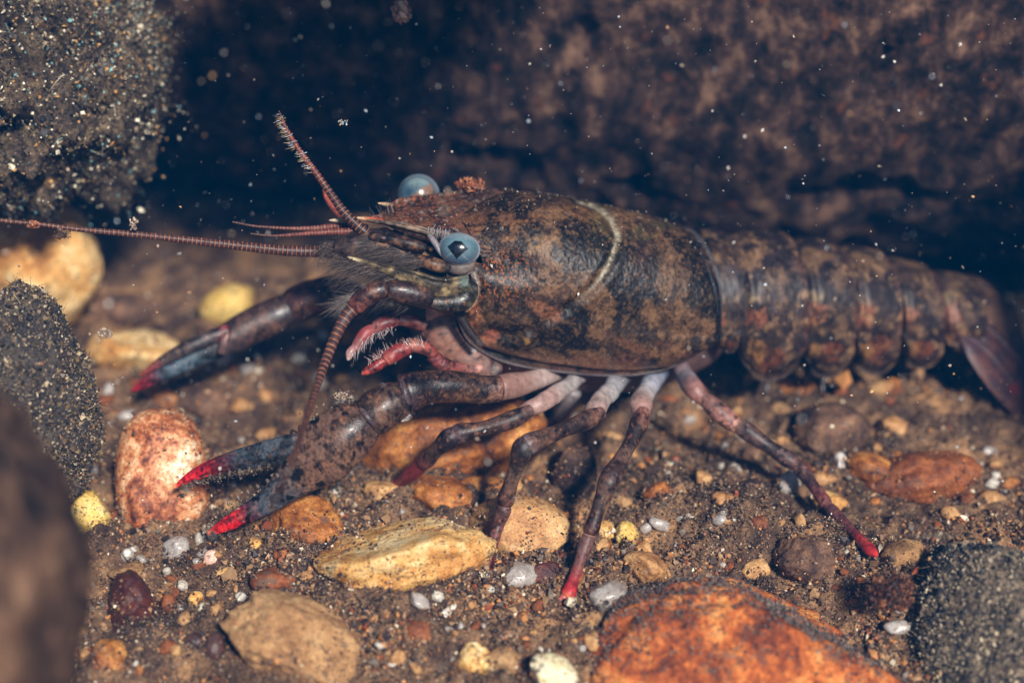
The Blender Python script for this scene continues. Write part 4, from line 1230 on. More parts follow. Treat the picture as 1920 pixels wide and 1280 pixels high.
sc2 = blade('antennal_scale', [(640, 448, 0.55), (690, 444, 0.6), (760, 450, 0.75)], [(640, 452, 0.55), (690, 474, 0.6), (760, 490, 0.75)], scale_col, 0.04, cray)
# basal plates of the antenna
tube('antenna_socket', [(888, 528, -0.3, 10), (874, 552, -0.4, 20), (846, 568, -0.46, 18), (806, 566, -0.52, 8)], [(0, (104, 116, 110)), (0.25, (84, 78, 56)), (0.7, (48, 46, 44)), (1, (84, 74, 64))], m_claw, cray, 24, 50, 0.6, mott=0.9, lump=0.35, seed=51)
tube('antenna_socket', [(886, 508, -0.2, 5), (893, 535, -0.22, 8), (888, 565, -0.26, 7), (872, 585, -0.28, 4)], [(0, (120, 112, 104)), (1, (150, 112, 84))], m_claw, cray, 16, 40, 0.6, mott=0.5)

def fringe(name, line, direc, n, ln, rad, pal, parent, seed, curl=0.25, jd=0.2):
    rg = np.random.default_rng(seed)
    L = spline(np.array([P(*e) for e in line]), 400)
    pts = L[rg.integers(0, 400, n)] + rg.normal(size=(n, 3)) * 0.025
    dv = (direc[0] * Rv - direc[1] * Uv + direc[2] * Fv)
    dv = dv / np.linalg.norm(dv)
    return hairs(name, pts, dv[None] + rg.normal(size=(n, 3)) * jd, ln * rg.uniform(0.5, 1.15, n), np.full(n, rad), pick(rg, n, pal, [1] * len(pal)), m_seta, seed + 1, parent, curl, 5)
HP = [(92, 78, 70), (70, 58, 54), (116, 100, 90), (54, 44, 42)]
fringe('setae', [(655, 486, -0.6), (700, 506, -0.62), (760, 532, -0.58), (800, 550, -0.52)], (-0.92, 0.42, 0.1), 420, 0.55, 0.0045, HP, sc1, 61)
fringe('setae', [(640, 450, 0.3), (680, 470, 0.3), (740, 490, 0.3), (780, 500, 0.3)], (-0.95, 0.3, 0.0), 420, 0.45, 0.0045, HP, sc2, 63)
fringe('setae', [(700, 450, -0.2), (740, 470, -0.2), (790, 500, -0.2)], (-0.9, 0.25, -0.2), 500, 0.4, 0.004, HP, head, 65)
fringe('setae', [(800, 492, -0.38), (770, 482, -0.4), (730, 470, -0.36), (700, 460, -0.3)], (-0.93, 0.3, -0.05), 520, 0.34, 0.004, HP, head, 66, 0.3, 0.15)
fringe('setae', [(610, 455, 0.1), (640, 470, -0.1), (660, 490, -0.1)], (-0.5, 0.85, 0.0), 240, 0.35, 0.004, HP, head, 67, 0.4, 0.35)
fringe('setae', [(690, 410, -0.1), (720, 405, 0.0), (745, 398, 0.2)], (-0.3, -0.95, 0.0), 26, 0.2, 0.005, HP, rost, 69, 0.4, 0.3)
fringe('setae', [(806, 428, -0.2), (830, 432, -0.22), (860, 440, -0.25)], (-0.3, 0.9, -0.1), 60, 0.14, 0.004, [(170, 160, 160), (130, 120, 118)], head, 70, 0.3, 0.2)

# ---- antennae
an1 = tube('antenna', [(668, 574, -0.66, 13), (650, 592, -0.68, 12), (630, 628, -0.78, 10.5), (610, 678, -1.0, 9), (592, 730, -1.4, 7.6), (574, 785, -2.0, 6.4), (556, 835, -2.9, 5.4), (536, 890, -4.0, 4.0), (516, 940, -5.2, 2.8), (498, 985, -6.5, 1.8)],
     [(0, (84, 58, 54)), (0.4, (74, 50, 48)), (1, (70, 48, 46))], m_leg, cray, 16, 900, rings=80, caps=False, seed=71)
b_ = tube('antenna_base', [(812, 562, -0.5, 20), (780, 552, -0.6, 22), (745, 545, -0.66, 20), (722, 544, -0.68, 17)], [(0, (60, 44, 42)), (1, (70, 50, 46))], m_claw, an1, 24, 50, 0.8, mott=0.7, seed=72, lump=0.06)
b_ = tube('antenna_base', [(728, 542, -0.68, 16), (705, 546, -0.7, 19), (682, 558, -0.7, 19), (662, 580, -0.68, 16)], [(0, (100, 70, 60)), (0.2, (56, 40, 40)), (0.7, (96, 56, 50)), (1, (120, 64, 54))], m_claw, an1, 24, 50, 0.85, mott=0.6, seed=73, lump=0.06)
fringe('setae', [(690, 545, -0.66), (660, 560, -0.6), (650, 566, -0.55)], (-0.9, 0.4, 0.0), 150, 0.34, 0.0042, [(120, 108, 100), (96, 84, 78), (140, 128, 120)], an1, 74, 0.3, 0.22)
an2 = tube('antenna', [(640, 474, 0.2, 11.5), (612, 472, 0.2, 11), (540, 470, 0.15, 10), (450, 461, 0.1, 8.6), (350, 450, 0.0, 7.2), (250, 439, -0.1, 6), (150, 430, -0.2, 5), (70, 420, -0.3, 4.2), (-20, 411, -0.4, 4.2), (-160, 395, -0.6, 3)],
     [(0, (66, 46, 46)), (0.4, (84, 54, 50)), (1, (96, 64, 54))], m_leg, cray, 16, 1000, rings=92, caps=False, seed=75)
tube('antenna_base', [(720, 480, 0.4, 16), (680, 476, 0.3, 17), (636, 474, 0.2, 15)], [(0, (60, 44, 42)), (1, (66, 46, 44))], m_claw, an2, 20, 30, mott=0.7)
flake_pal = [(96, 66, 48), (70, 52, 44), (128, 96, 70)]
# antennules
an = tube('antennule', [(700, 447, -0.1, 11), (676, 428, -0.1, 10.5), (645, 398, -0.08, 8.8), (612, 352, -0.02, 6.8), (588, 318, 0.0, 5.8), (560, 280, 0.0, 4.8), (536, 240, 0.0, 3.4), (523, 208, 0.0, 0.8)],
     [(0, (54, 40, 40)), (0.4, (70, 46, 44)), (0.8, (116, 54, 44)), (1, (96, 48, 42))], m_leg, cray, 14, 420, rings=34, caps=False, seed=81, ringamp=0.14)
fringe('setae', [(590, 320, 0), (560, 280, 0), (536, 240, 0), (526, 215, 0)], (-0.9, 0.25, -0.1), 110, 0.1, 0.006, [(190, 196, 200), (150, 150, 160), (200, 170, 120)], an, 82, 0.2, 0.2)
tube('antennule', [(665, 420, 0.5, 11), (632, 392, 0.55, 10), (614, 366, 0.6, 8), (608, 342, 0.6, 2)], [(0, (80, 46, 46)), (0.5, (150, 70, 62)), (1, (186, 90, 72))], m_leg, cray, 14, 160, rings=16, caps=False, seed=83)
tube('antennule', [(690, 428, 0.35, 8), (640, 424, 0.3, 6.5), (590, 428, 0.25, 5), (540, 428, 0.2, 3.2), (480, 424, 0.1, 2.2), (436, 416, 0.0, 1.3)], [(0, (90, 50, 46)), (0.5, (110, 66, 60)), (1, (96, 72, 70))], m_leg, cray, 12, 500, rings=40, caps=False, seed=84, ringamp=0.3)
tube('antennule', [(690, 436, 0.0, 8), (650, 434, 0.0, 6.5), (600, 436, 0.0, 5), (550, 440, 0.05, 3.2), (510, 442, 0.1, 2), (470, 438, 0.1, 1.3)], [(0, (96, 50, 44)), (0.5, (120, 66, 60)), (1, (96, 76, 74))], m_leg, cray, 12, 400, rings=36, caps=False, seed=85, ringamp=0.3)

# ---- mouthparts
mp1 = tube('mouthpart', [(800, 612, 0.45, 12), (770, 602, 0.38, 13), (745, 600, 0.33, 10)], [(0, (110, 70, 64)), (0.5, (120, 48, 46)), (1, (150, 90, 82))], m_flesh, cray, 20, 40, lump=0.4, mott=0.5, seed=91, freq=9)
tube('mouthpart_segment', [(752, 600, 0.33, 8), (732, 603, 0.3, 14), (710, 610, 0.26, 13), (696, 618, 0.24, 8)], [(0, (150, 84, 78)), (0.5, (130, 46, 46)), (1, (170, 110, 104))], m_flesh, mp1, 20, 40, lump=0.4, mott=0.45, seed=291, freq=9)
tube('mouthpart_segment', [(702, 614, 0.24, 8), (686, 626, 0.2, 12), (672, 642, 0.17, 11), (662, 656, 0.15, 7)], [(0, (160, 86, 82)), (0.5, (150, 58, 58)), (1, (176, 120, 114))], m_flesh, mp1, 20, 40, lump=0.4, mott=0.4, seed=292, freq=9)
tube('mouthpart_segment', [(666, 648, 0.16, 6), (657, 662, 0.14, 8), (652, 676, 0.13, 2)], [(0, (170, 100, 96)), (1, (206, 176, 170))], m_flesh, mp1, 16, 24, lump=0.3, mott=0.3, seed=293, freq=9)
fringe('setae', [(730, 615, 0.15), (690, 635, 0.1), (660, 665, 0.1)], (-0.15, 0.95, -0.1), 70, 0.12, 0.005, [(176, 150, 150), (160, 136, 140), (214, 200, 196)], mp1, 92, 0.3, 0.3)
mp2 = tube('mouthpart', [(905, 690, 0.5, 10), (862, 690, 0.35, 10), (828, 680, 0.2, 13), (806, 664, 0.1, 14)], [(0, (200, 150, 136)), (0.4, (150, 84, 76)), (1, (140, 60, 58))], m_flesh, cray, 22, 50, lump=0.4, seed=93, mott=0.6, freq=9)
tube('mouthpart_segment', [(818, 668, 0.1, 10), (800, 654, 0.05, 14), (780, 648, 0.0, 15), (762, 652, 0.0, 11)], [(0, (120, 48, 44)), (0.5, (160, 76, 64)), (1, (190, 130, 112))], m_flesh, mp2, 22, 40, lump=0.45, seed=97, mott=0.5, freq=9)
tube('mouthpart_segment', [(772, 650, -0.02, 10), (752, 656, -0.05, 15), (732, 668, -0.08, 14), (720, 678, -0.1, 9)], [(0, (150, 64, 54)), (0.6, (150, 44, 42)), (1, (186, 100, 84))], m_flesh, mp2, 22, 40, lump=0.45, seed=98, mott=0.5, freq=9)
tube('mouthpart_segment', [(728, 672, -0.08, 9), (708, 684, -0.1, 12), (690, 694, -0.12, 9), (678, 702, -0.12, 3)], [(0, (160, 60, 50)), (0.6, (166, 48, 44)), (1, (206, 96, 76))], m_flesh, mp2, 22, 40, lump=0.45, seed=99, mott=0.5, freq=9)
fringe('setae', [(800, 650, -0.05), (760, 650, -0.1), (690, 685, -0.1)], (-0.5, -0.8, -0.1), 110, 0.12, 0.005, [(220, 190, 180), (190, 150, 144)], mp2, 94, 0.3, 0.4)
tube('mouthpart', [(940, 702, 0.95, 16), (905, 688, 0.9, 30), (862, 652, 0.8, 40), (828, 616, 0.7, 42), (800, 588, 0.65, 24)], [(0, (110, 84, 76)), (0.5, (140, 96, 82)), (1, (120, 80, 70))], m_flesh, cray, 32, 90, 0.4, mott=0.75, lump=0.3, freq=4, seed=95)
tube('mouthpart', [(905, 650, 0.2, 5), (880, 620, 0.12, 8), (862, 590, 0.05, 9), (850, 575, -0.05, 6)], [(0, (60, 48, 46)), (1, (46, 36, 34))], m_shell, cray, 16, 40, lump=0.1, seed=96)

# ---- near claw
TIP = (214, 26, 38)
claw = tube('claw', [(945, 728, 0.15, 24), (900, 730, 0.05, 27), (850, 724, -0.1, 29), (800, 726, -0.2, 32), (764, 736, -0.3, 36), (750, 742, -0.32, 30)], [(0, (150, 106, 90)), (0.2, (100, 72, 58)), (0.5, (80, 56, 44)), (0.8, (56, 40, 35)), (1, (80, 60, 66))], m_claw, cray, 40, 110, 0.9, mott=0.75, seed=131, lump=0.05, spots=(0.6, 9), freq=5)
tube('claw_base', [(1050, 698, 1.5, 14), (1000, 713, 0.75, 19), (960, 723, 0.3, 24), (930, 728, 0.12, 25)], [(0, (150, 130, 124)), (0.4, (206, 180, 172)), (0.7, (170, 134, 122)), (1, (130, 92, 80))], m_flesh, claw, 24, 50, 0.85, seed=132, lump=0.1)
wr = tube('claw_wrist', [(768, 737, -0.32, 24), (750, 747, -0.36, 36), (718, 764, -0.42, 41), (694, 781, -0.44, 40), (676, 794, -0.44, 26)], [(0, (80, 66, 76)), (0.15, (60, 46, 44)), (0.5, (100, 74, 60)), (1, (90, 66, 56))], m_claw, claw, 40, 90, 0.9, freq=8, mott=0.7, seed=133, lump=0.07, spots=(0.8, 8))
for (jx, jy, jd, ja, jb) in [(760, 738, -0.5, 40, 8), (690, 782, -0.62, 44, -36)]:
    a_ = math.radians(ja); dx, dy = 38 * math.sin(math.radians(18 if jb == 8 else 40)), 38 * math.cos(math.radians(18 if jb == 8 else 40))
    tube('joint_rim', [(jx - dx, jy - dy, jd + 0.35, 5), (jx - dx * 0.4, jy - dy * 0.4, jd - 0.02, 6), (jx + dx * 0.4, jy + dy * 0.4, jd - 0.02, 6), (jx + dx, jy + dy, jd + 0.35, 5)], [(0, (54, 42, 42)), (0.5, (96, 80, 82)), (1, (54, 44, 44))], m_claw, wr, 12, 30, mott=0.3, lump=0.2)
tube('spine', [(770, 775, -0.4, 8), (762, 784, -0.42, 6), (750, 790, -0.44, 1.5)], [(0, (90, 80, 80)), (1, (200, 190, 180))], m_claw, wr, 10, 14)
palm = tube('claw_palm', [(696, 776, -0.45, 26), (682, 788, -0.5, 42), (648, 814, -0.54, 54), (606, 846, -0.5, 58), (576, 872, -0.46, 50), (550, 898, -0.46, 35), (508, 934, -0.48, 23), (460, 964, -0.5, 17), (416, 987, -0.5, 11), (388, 1002, -0.36, 3)],
     [(0, (90, 66, 56)), (0.25, (116, 86, 70)), (0.45, (108, 80, 66)), (0.54, (80, 76, 78)), (0.68, (74, 82, 92)), (0.75, (90, 48, 56)), (0.82, TIP), (0.94, (220, 36, 34)), (1, (226, 110, 60))], m_claw, claw, 56, 200, 0.56, mott=0.5, seed=134, lump=0.06, spots=(0.95, 8.5), ridge=0.05, nr=4, freq=9)
fing = tube('claw_finger', [(585, 822, -0.5, 14), (556, 832, -0.5, 22), (526, 842, -0.48, 25), (485, 851, -0.42, 22), (440, 862, -0.34, 19), (400, 874, -0.28, 15), (365, 889, -0.22, 11), (340, 904, -0.2, 6), (325, 915, -0.2, 1.2)],
     [(0, (46, 38, 40)), (0.08, (78, 80, 84)), (0.3, (78, 86, 94)), (0.5, (66, 72, 80)), (0.6, (90, 46, 52)), (0.70, (150, 22, 36)), (0.88, TIP), (0.96, (220, 60, 44)), (1, (230, 150, 90))], m_claw, claw, 40, 140, 0.7, mott=0.6, seed=135, lump=0.03, ridge=0.10, nr=5)
tube('hinge', [(532, 824, -0.46, 5), (527, 842, -0.5, 6), (520, 862, -0.48, 5)], [(0, (50, 34, 38)), (0.5, (130, 44, 56)), (1, (70, 40, 46))], m_claw, palm, 14, 24, seed=136)
# low tubercles along the upper edge of the palm and on the cutting edges
for k_ in range(9):
    u_ = k_ / 8
    bx_, by_ = 652 - 118 * u_, 752 + 66 * u_
    tube('tubercle', [(bx_ + 6, by_ + 8, -0.5, 7), (bx_, by_, -0.52, 6), (bx_ - 3, by_ - 5, -0.52, 2)], [(0, (60, 46, 42)), (1, (96, 76, 64))], m_claw, palm, 10, 10)
for k_ in range(7):
    u_ = k_ / 6
    tube('tooth', [(540 - 110 * u_, 884 + 62 * u_, -0.55, 6 - 2.5 * u_), (536 - 110 * u_, 876 + 62 * u_, -0.56, 2)], [(0, (96, 84, 80)), (1, (150, 128, 112))], m_claw, palm, 8, 8)
    tube('tooth', [(505 - 110 * u_, 868 + 20 * u_, -0.5 + 0.2 * u_, 5 - 2 * u_), (502 - 110 * u_, 877 + 20 * u_, -0.5 + 0.2 * u_, 2)], [(0, (90, 80, 78)), (1, (150, 128, 112))], m_claw, fing, 8, 8)
rg = np.random.default_rng(150)
def crust(parent, line, n, spread, rad, pal, seed):
    L = spline(np.array([P(*e) for e in line]), 300)
    rg = np.random.default_rng(seed)
    pts = L[rg.integers(0, 300, n)] + rg.normal(size=(n, 3)) * spread
    grains('silt_coating', pts, np.exp(rg.normal(np.log(rad), 0.4, n)), pick(rg, n, pal, [1] * len(pal)), m_grain, seed + 1, parent)
CP = [(110, 92, 76), (84, 70, 62), (140, 120, 98), (60, 52, 50)]
crust(palm, [(545, 880, -0.5), (500, 915, -0.35), (450, 950, -0.45), (400, 990, -0.4)], 700, 0.05, 0.012, CP, 151)
crust(fing, [(510, 868, -0.45), (460, 885, -0.35), (400, 896, -0.3), (345, 912, -0.22)], 420, 0.03, 0.010, CP, 153)
crust(palm, [(625, 745, -0.5), (655, 745, -0.55), (570, 780, -0.5)], 160, 0.05, 0.013, CP, 155)

# ---- far claw
fc = tube('claw', [(760, 640, 1.9, 22), (710, 590, 2.2, 25), (660, 556, 2.4, 30), (625, 550, 2.5, 34), (600, 554, 2.5, 32)], [(0, (90, 60, 54)), (0.5, (70, 50, 48)), (1, (72, 52, 52))], m_claw, cray, 36, 70, 0.9, mott=0.7, seed=161, lump=0.06)
fw = tube('claw_wrist', [(630, 545, 2.45, 30), (600, 555, 2.45, 34), (570, 566, 2.45, 36), (548, 577, 2.45, 34), (535, 584, 2.45, 26)], [(0, (76, 52, 50)), (0.5, (92, 52, 50)), (1, (60, 48, 50))], m_claw, fc, 36, 70, 0.9, mott=0.7, seed=162, lump=0.06)
fp = tube('claw_palm', [(556, 576, 2.4, 28), (520, 590, 2.35, 34), (470, 612, 2.3, 33), (430, 634, 2.25, 30), (400, 652, 2.2, 25), (360, 672, 2.15, 19), (315, 694, 2.1, 16), (280, 712, 2.1, 12), (245, 734, 2.1, 3)],
     [(0, (64, 50, 50)), (0.3, (84, 62, 56)), (0.5, (50, 52, 58)), (0.65, (84, 108, 122)), (0.80, (84, 96, 110)), (0.87, (130, 50, 64)), (0.94, (166, 26, 48)), (1, (190, 50, 56))], m_claw, fc, 44, 140, 0.7, mott=0.5, seed=163, lump=0.05, spots=(0.7, 6))
tube('claw_finger', [(432, 618, 2.05, 13), (395, 632, 2.0, 14), (350, 652, 1.95, 13), (305, 676, 1.95, 10), (262, 704, 1.95, 3)], [(0, (120, 44, 50)), (0.2, (76, 68, 66)), (0.7, (92, 78, 74)), (0.85, (140, 64, 60)), (1, (180, 84, 66))], m_claw, fc, 32, 90, 0.7, mott=0.5, seed=164, lump=0.05)
tube('hinge', [(428, 622, 1.9, 6), (420, 644, 1.9, 9), (414, 664, 1.95, 6)], [(0, (140, 96, 84)), (0.5, (120, 90, 86)), (1, (110, 80, 80))], m_claw, fp, 12, 20)

# ---- walking legs: base, then jointed segments
W_ = (150, 140, 142)
def leg(base, segs, seed):
    b0 = [(a_, b2_, c_, r_ * 0.76) for (a_, b2_, c_, r_) in base[0]]
    root_ = tube('walking_leg', b0, base[1], m_flesh, cray, 26, 40, 0.8, seed=seed, lump=0.28, mott=0.25)
    for k, (pth, cl, mt) in enumerate(segs):
        pth = [(a_, b2_, c_, r_ * (0.9 if i_ in (1, len(pth) - 2) else 0.72)) for i_, (a_, b2_, c_, r_) in enumerate(pth)]
        tube('leg_segment', pth, cl, m_leg, root_, 28, 80, 0.9, mott=mt, seed=seed + 10 + k, lump=0.05, freq=6, spots=(0.4 * (mt > 0.4), 10))
    return root_
BR = (80, 58, 50); DK = (46, 34, 33); PK = (158, 114, 104); RD = (140, 44, 46)
l2 = leg(([(1090, 700, 1.6, 22), (1060, 726, 0.9, 20), (1020, 752, 0.15, 22), (990, 768, 0.05, 19), (970, 780, 0.0, 16)], [(0, W_), (0.45, (204, 192, 188)), (0.7, (196, 160, 150)), (1, (140, 104, 94))]), [
    ([(1000, 766, 0.0, 15), (960, 786, -0.08, 19), (905, 803, -0.12, 19), (862, 812, -0.14, 21), (846, 816, -0.14, 18)], [(0, (140, 104, 94)), (0.2, (96, 70, 62)), (0.8, BR), (1, (110, 90, 96))], 0.6),
    ([(862, 806, -0.14, 16), (842, 822, -0.14, 22), (820, 842, -0.02, 19), (800, 862, 0.2, 18), (790, 872, 0.3, 17)], [(0, (120, 96, 100)), (0.2, DK), (0.6, (100, 74, 62)), (1, (130, 60, 54))], 0.6),
    ([(800, 862, 0.22, 16), (780, 880, 0.5, 17), (760, 896, 0.8, 14), (742, 908, 1.1, 10)], [(0, (40, 24, 28)), (0.12, (120, 46, 44)), (0.6, RD), (1, (160, 54, 50))], 0.3),
    ([(750, 903, 1.0, 9), (725, 912, 1.3, 8), (700, 922, 1.6, 5), (672, 936, 1.85, 1.5)], [(0, (150, 60, 56)), (1, (180, 130, 120))], 0.1)], 171)
l3 = leg(([(1168, 696, 1.8, 26), (1146, 730, 1.0, 23), (1122, 758, 0.2, 25), (1112, 775, 0.05, 22), (1104, 788, 0.0, 17)], [(0, (96, 98, 112)), (0.5, (196, 194, 196)), (0.75, (196, 176, 168)), (1, (140, 100, 90))]), [
    ([(1132, 770, 0.08, 16), (1105, 785, -0.05, 20), (1060, 804, -0.3, 20), (1015, 822, -0.5, 24), (990, 833, -0.6, 23), (978, 838, -0.62, 18)], [(0, (150, 106, 96)), (0.15, (100, 72, 62)), (0.4, BR), (0.85, (90, 68, 58)), (1, (130, 110, 120))], 0.7),
    ([(998, 826, -0.6, 17), (982, 840, -0.62, 24), (970, 870, -0.58, 21), (958, 905, -0.5, 19), (948, 938, -0.42, 19), (945, 952, -0.4, 15)], [(0, (130, 110, 112)), (0.15, DK), (0.5, (110, 84, 70)), (0.85, (70, 44, 42)), (1, (50, 32, 34))], 0.65),
    ([(947, 944, -0.4, 15), (944, 956, -0.4, 17), (934, 985, -0.36, 16), (922, 1025, -0.45, 15), (913, 1060, -0.5, 14), (908, 1074, -0.5, 11)], [(0, (206, 140, 124)), (0.06, (120, 84, 76)), (0.5, (110, 64, 58)), (0.8, (140, 48, 48)), (1, (140, 56, 52))], 0.45),
    ([(910, 1066, -0.5, 9), (902, 1084, -0.5, 6), (892, 1104, -0.5, 2)], [(0, (150, 60, 54)), (1, (170, 120, 104))], 0.1),
    ([(918, 1066, -0.52, 7), (920, 1084, -0.54, 5), (918, 1100, -0.54, 2)], [(0, (140, 52, 48)), (1, (160, 110, 98))], 0.1)], 191)
l4 = leg(([(1240, 690, 2.0, 28), (1216, 726, 1.3, 24), (1202, 756, 0.5, 26), (1202, 772, 0.35, 23), (1202, 790, 0.25, 18)], [(0, (80, 92, 120)), (0.4, (186, 190, 204)), (0.65, (214, 200, 196)), (0.85, (176, 140, 130)), (1, (140, 96, 86))]), [
    ([(1210, 765, 0.32, 16), (1200, 790, 0.2, 20), (1182, 830, 0.0, 19), (1160, 868, -0.3, 21), (1146, 892, -0.45, 22), (1140, 904, -0.5, 17)], [(0, (160, 112, 102)), (0.12, (120, 78, 70)), (0.25, DK), (0.6, (112, 86, 76)), (0.9, (98, 70, 58)), (1, (140, 120, 124))], 0.7),
    ([(1158, 888, -0.45, 16), (1142, 902, -0.52, 23), (1130, 930, -0.55, 20), (1118, 965, -0.56, 18), (1108, 994, -0.56, 17), (1105, 1004, -0.56, 13)], [(0, (130, 110, 112)), (0.15, (84, 64, 60)), (0.5, (120, 90, 72)), (0.8, (80, 50, 46)), (1, (52, 32, 34))], 0.65),
    ([(1107, 997, -0.56, 13), (1102, 1010, -0.56, 15), (1090, 1045, -0.66, 15), (1076, 1085, -0.78, 15), (1066, 1112, -0.86, 16), (1062, 1122, -0.9, 13)], [(0, (214, 150, 130)), (0.06, (110, 80, 76)), (0.5, (110, 66, 62)), (0.78, (160, 46, 50)), (0.94, (180, 40, 46)), (1, (214, 120, 80))], 0.4),
    ([(1060, 1114, -0.88, 9), (1046, 1134, -0.92, 7), (1030, 1152, -0.96, 2)], [(0, (190, 90, 84)), (1, (190, 130, 116))], 0.1)], 211)
l5 = leg(([(1262, 668, 2.3, 26), (1282, 702, 1.8, 22), (1300, 726, 1.3, 24), (1318, 746, 1.25, 20), (1328, 756, 1.22, 16)], [(0, (110, 90, 100)), (0.3, (150, 120, 120)), (0.55, (170, 160, 170)), (0.8, (150, 104, 96)), (1, (140, 90, 80))]), [
    ([(1312, 738, 1.25, 15), (1340, 764, 1.2, 20), (1370, 790, 1.15, 19), (1388, 804, 1.12, 15)], [(0, (120, 84, 76)), (0.4, (146, 104, 94)), (0.8, (190, 130, 116)), (1, (200, 150, 130))], 0.5),
    ([(1376, 796, 1.12, 14), (1400, 808, 1.1, 19), (1440, 836, 1.05, 18), (1480, 862, 1.0, 18), (1498, 874, 1.0, 13)], [(0, (196, 150, 130)), (0.12, (96, 72, 68)), (0.7, (92, 74, 72)), (1, (120, 84, 78))], 0.55),
    ([(1486, 862, 1.0, 12), (1502, 880, 0.98, 16), (1526, 912, 0.82, 15), (1546, 940, 0.68, 14), (1554, 952, 0.6, 11)], [(0, (120, 86, 80)), (0.4, (84, 60, 60)), (0.8, (110, 54, 54)), (1, (150, 96, 88))], 0.5),
    ([(1548, 942, 0.65, 11), (1562, 960, 0.5, 14), (1590, 988, 0.15, 14), (1618, 1016, -0.25, 14), (1632, 1030, -0.45, 13), (1645, 1042, -0.6, 5)], [(0, (150, 96, 88)), (0.1, (96, 62, 64)), (0.55, (110, 56, 60)), (0.75, (180, 46, 52)), (1, (206, 56, 56))], 0.4)], 231)
# far-side legs, glimpsed in the shadow under the body
leg(([(1080, 730, 2.1, 20), (1060, 760, 2.3, 16), (1040, 790, 2.6, 14)], [(0, (150, 140, 140)), (1, (110, 80, 74))]), [
    ([(1046, 780, 2.5, 13), (1010, 830, 3.0, 14), (985, 862, 3.3, 10), (965, 890, 3.5, 4)], [(0, (110, 80, 74)), (1, (120, 60, 54))], 0.5)], 251)

# ---- abdomen plates
DA = lambda s: 2.42 + (s - 1310) / 137 * 0.42
yTa = [(1290, 428), (1340, 432), (1400, 434), (1460, 438), (1520, 446), (1600, 460), (1680, 480), (1740, 500), (1800, 514), (1850, 530)]
bwa = [(1290, 0.98), (1400, 1.02), (1500, 1.0), (1600, 0.94), (1700, 0.84), (1800, 0.72), (1860, 0.62)]
#        back ridge range, lobe centre, half width, lobe bottom, shoulder y
SEG = [(1300, 1352, 1362, 34, 668, 610), (1338, 1478, 1440, 64, 722, 640), (1462, 1566, 1546, 50, 716, 640), (1552, 1652, 1636, 48, 710, 630), (1638, 1736, 1722, 46, 698, 618), (1722, 1822, 1796, 44, 668, 600)]
for k, (a0, a1, lc, lh, lb, sh) in enumerate(SEG):
    nu, nv = 84, 130
    s_ = np.linspace(a0, a1, nu); v_ = np.linspace(-1, 1, nv)
    def yb(x, lc=lc, lh=lh, lb=lb, sh=sh):
        r = np.clip(np.abs((x - lc + 0.0) / lh), 0, 1)
        return sh + (lb - sh) * (1 - r ** 2.4) ** 0.6
    off0 = 12
    yt = lambda s, a0=a0, a1=a1: smooth_interp(s, yTa) + 7 - 10 * np.clip((s - a0) / (a1 - a0), 0, 1)
    bw_ = lambda s, a0=a0, a1=a1: smooth_interp(s, bwa) * (0.955 + 0.06 * np.clip((s - a0) / (a1 - a0), 0, 1))
    Aa = arch(s_, v_, yt, yb, DA, bw_, 9, 0.12, 0.95, 0.6, 0.02)
    V = Aa.reshape(-1, 3)
    gu = np.gradient(Aa, axis=0); gv = np.gradient(Aa, axis=1)
    nor = np.cross(gu, gv).reshape(-1, 3); nor /= np.linalg.norm(nor, axis=1)[:, None] + 1e-12
    if nor[(nu // 2) * nv + nv // 2] @ Uv < 0:
        nor = -nor
    UU = np.repeat(np.linspace(0, 1, nu), nv); VV = np.tile(v_, nu)
    px, py = proj(V)
    f1 = fbm(V * 1.8, 4, 401 + k); f2 = fbm(V * 4.5, 4, 402, 0.6); f3 = fbm(V * 14, 3, 403)
    V = V + nor * (0.02 * (f1 - 0.5) + 0.02 * (f2 - 0.5) + 0.012 * (f3 - .5) - 0.05 * np.exp(-((UU - 0.30) / 0.06) ** 2) - 0.03 * np.exp(-((1 - np.abs(VV) - 0.05) / 0.02) ** 2))[:, None]
    col = np.tile(srgb(66, 52, 50), (len(V), 1))
    col = mixc(col, srgb(112, 86, 66), sstep(0.46, 0.62, f2 * 0.6 + f1 * 0.4) * 0.8)
    col = mixc(col, srgb(34, 28, 34), sstep(0.5, 0.4, f2) * 0.7)
    cx = lc - 14
    col = blobs(col, px, py, [(cx - 8, 478 + 7 * k, 34, 20, 30, (132, 100, 72), 0.7), (cx - 20, 560, 24, 16, 0, (140, 118, 90), 0.8), (cx - 6, 592, 22, 20, 0, (150, 92, 66), 0.8),
        (cx + 4, 640, 40, 20, 0, (24, 22, 28), 0.7), (cx + 22, 668 - 4 * k, 20, 22, -20, (150, 84, 52), 0.45), (cx - 4, 655, 16, 14, -30, (164, 116, 70), 0.8), (cx - 20, 520, 20, 20, 0, (36, 30, 40), 0.7)], fbm(V * 3.6 + 9 * k, 4, 460 + k, 0.6), 1.7)
    col = col * 0.72
    col = mixc(col, srgb(70, 36, 32), np.exp(-((1 - UU - 0.03) / 0.03) ** 2) * 0.6)
    col = mixc(col, srgb(28, 22, 24), sstep(0.5, 0.4, fbm(V * 7, 4, 433 + k, 0.65)) * 0.75)
    col = mixc(col, srgb(150, 116, 84), sstep(0.58, 0.7, fbm(V * 8, 4, 443 + k, 0.65)) * 0.5)
    col = mixc(col, srgb(22, 22, 30), np.exp(-((UU - 0.16) / 0.08) ** 2) * 0.6)
    col = mixc(col, srgb(120, 104, 96), sstep(0.03, 0.005, 1 - np.abs(VV)) * 0.7)
    mk('abdomen_segment', V, grid_faces(nu, nv), m_shell, cray, col)
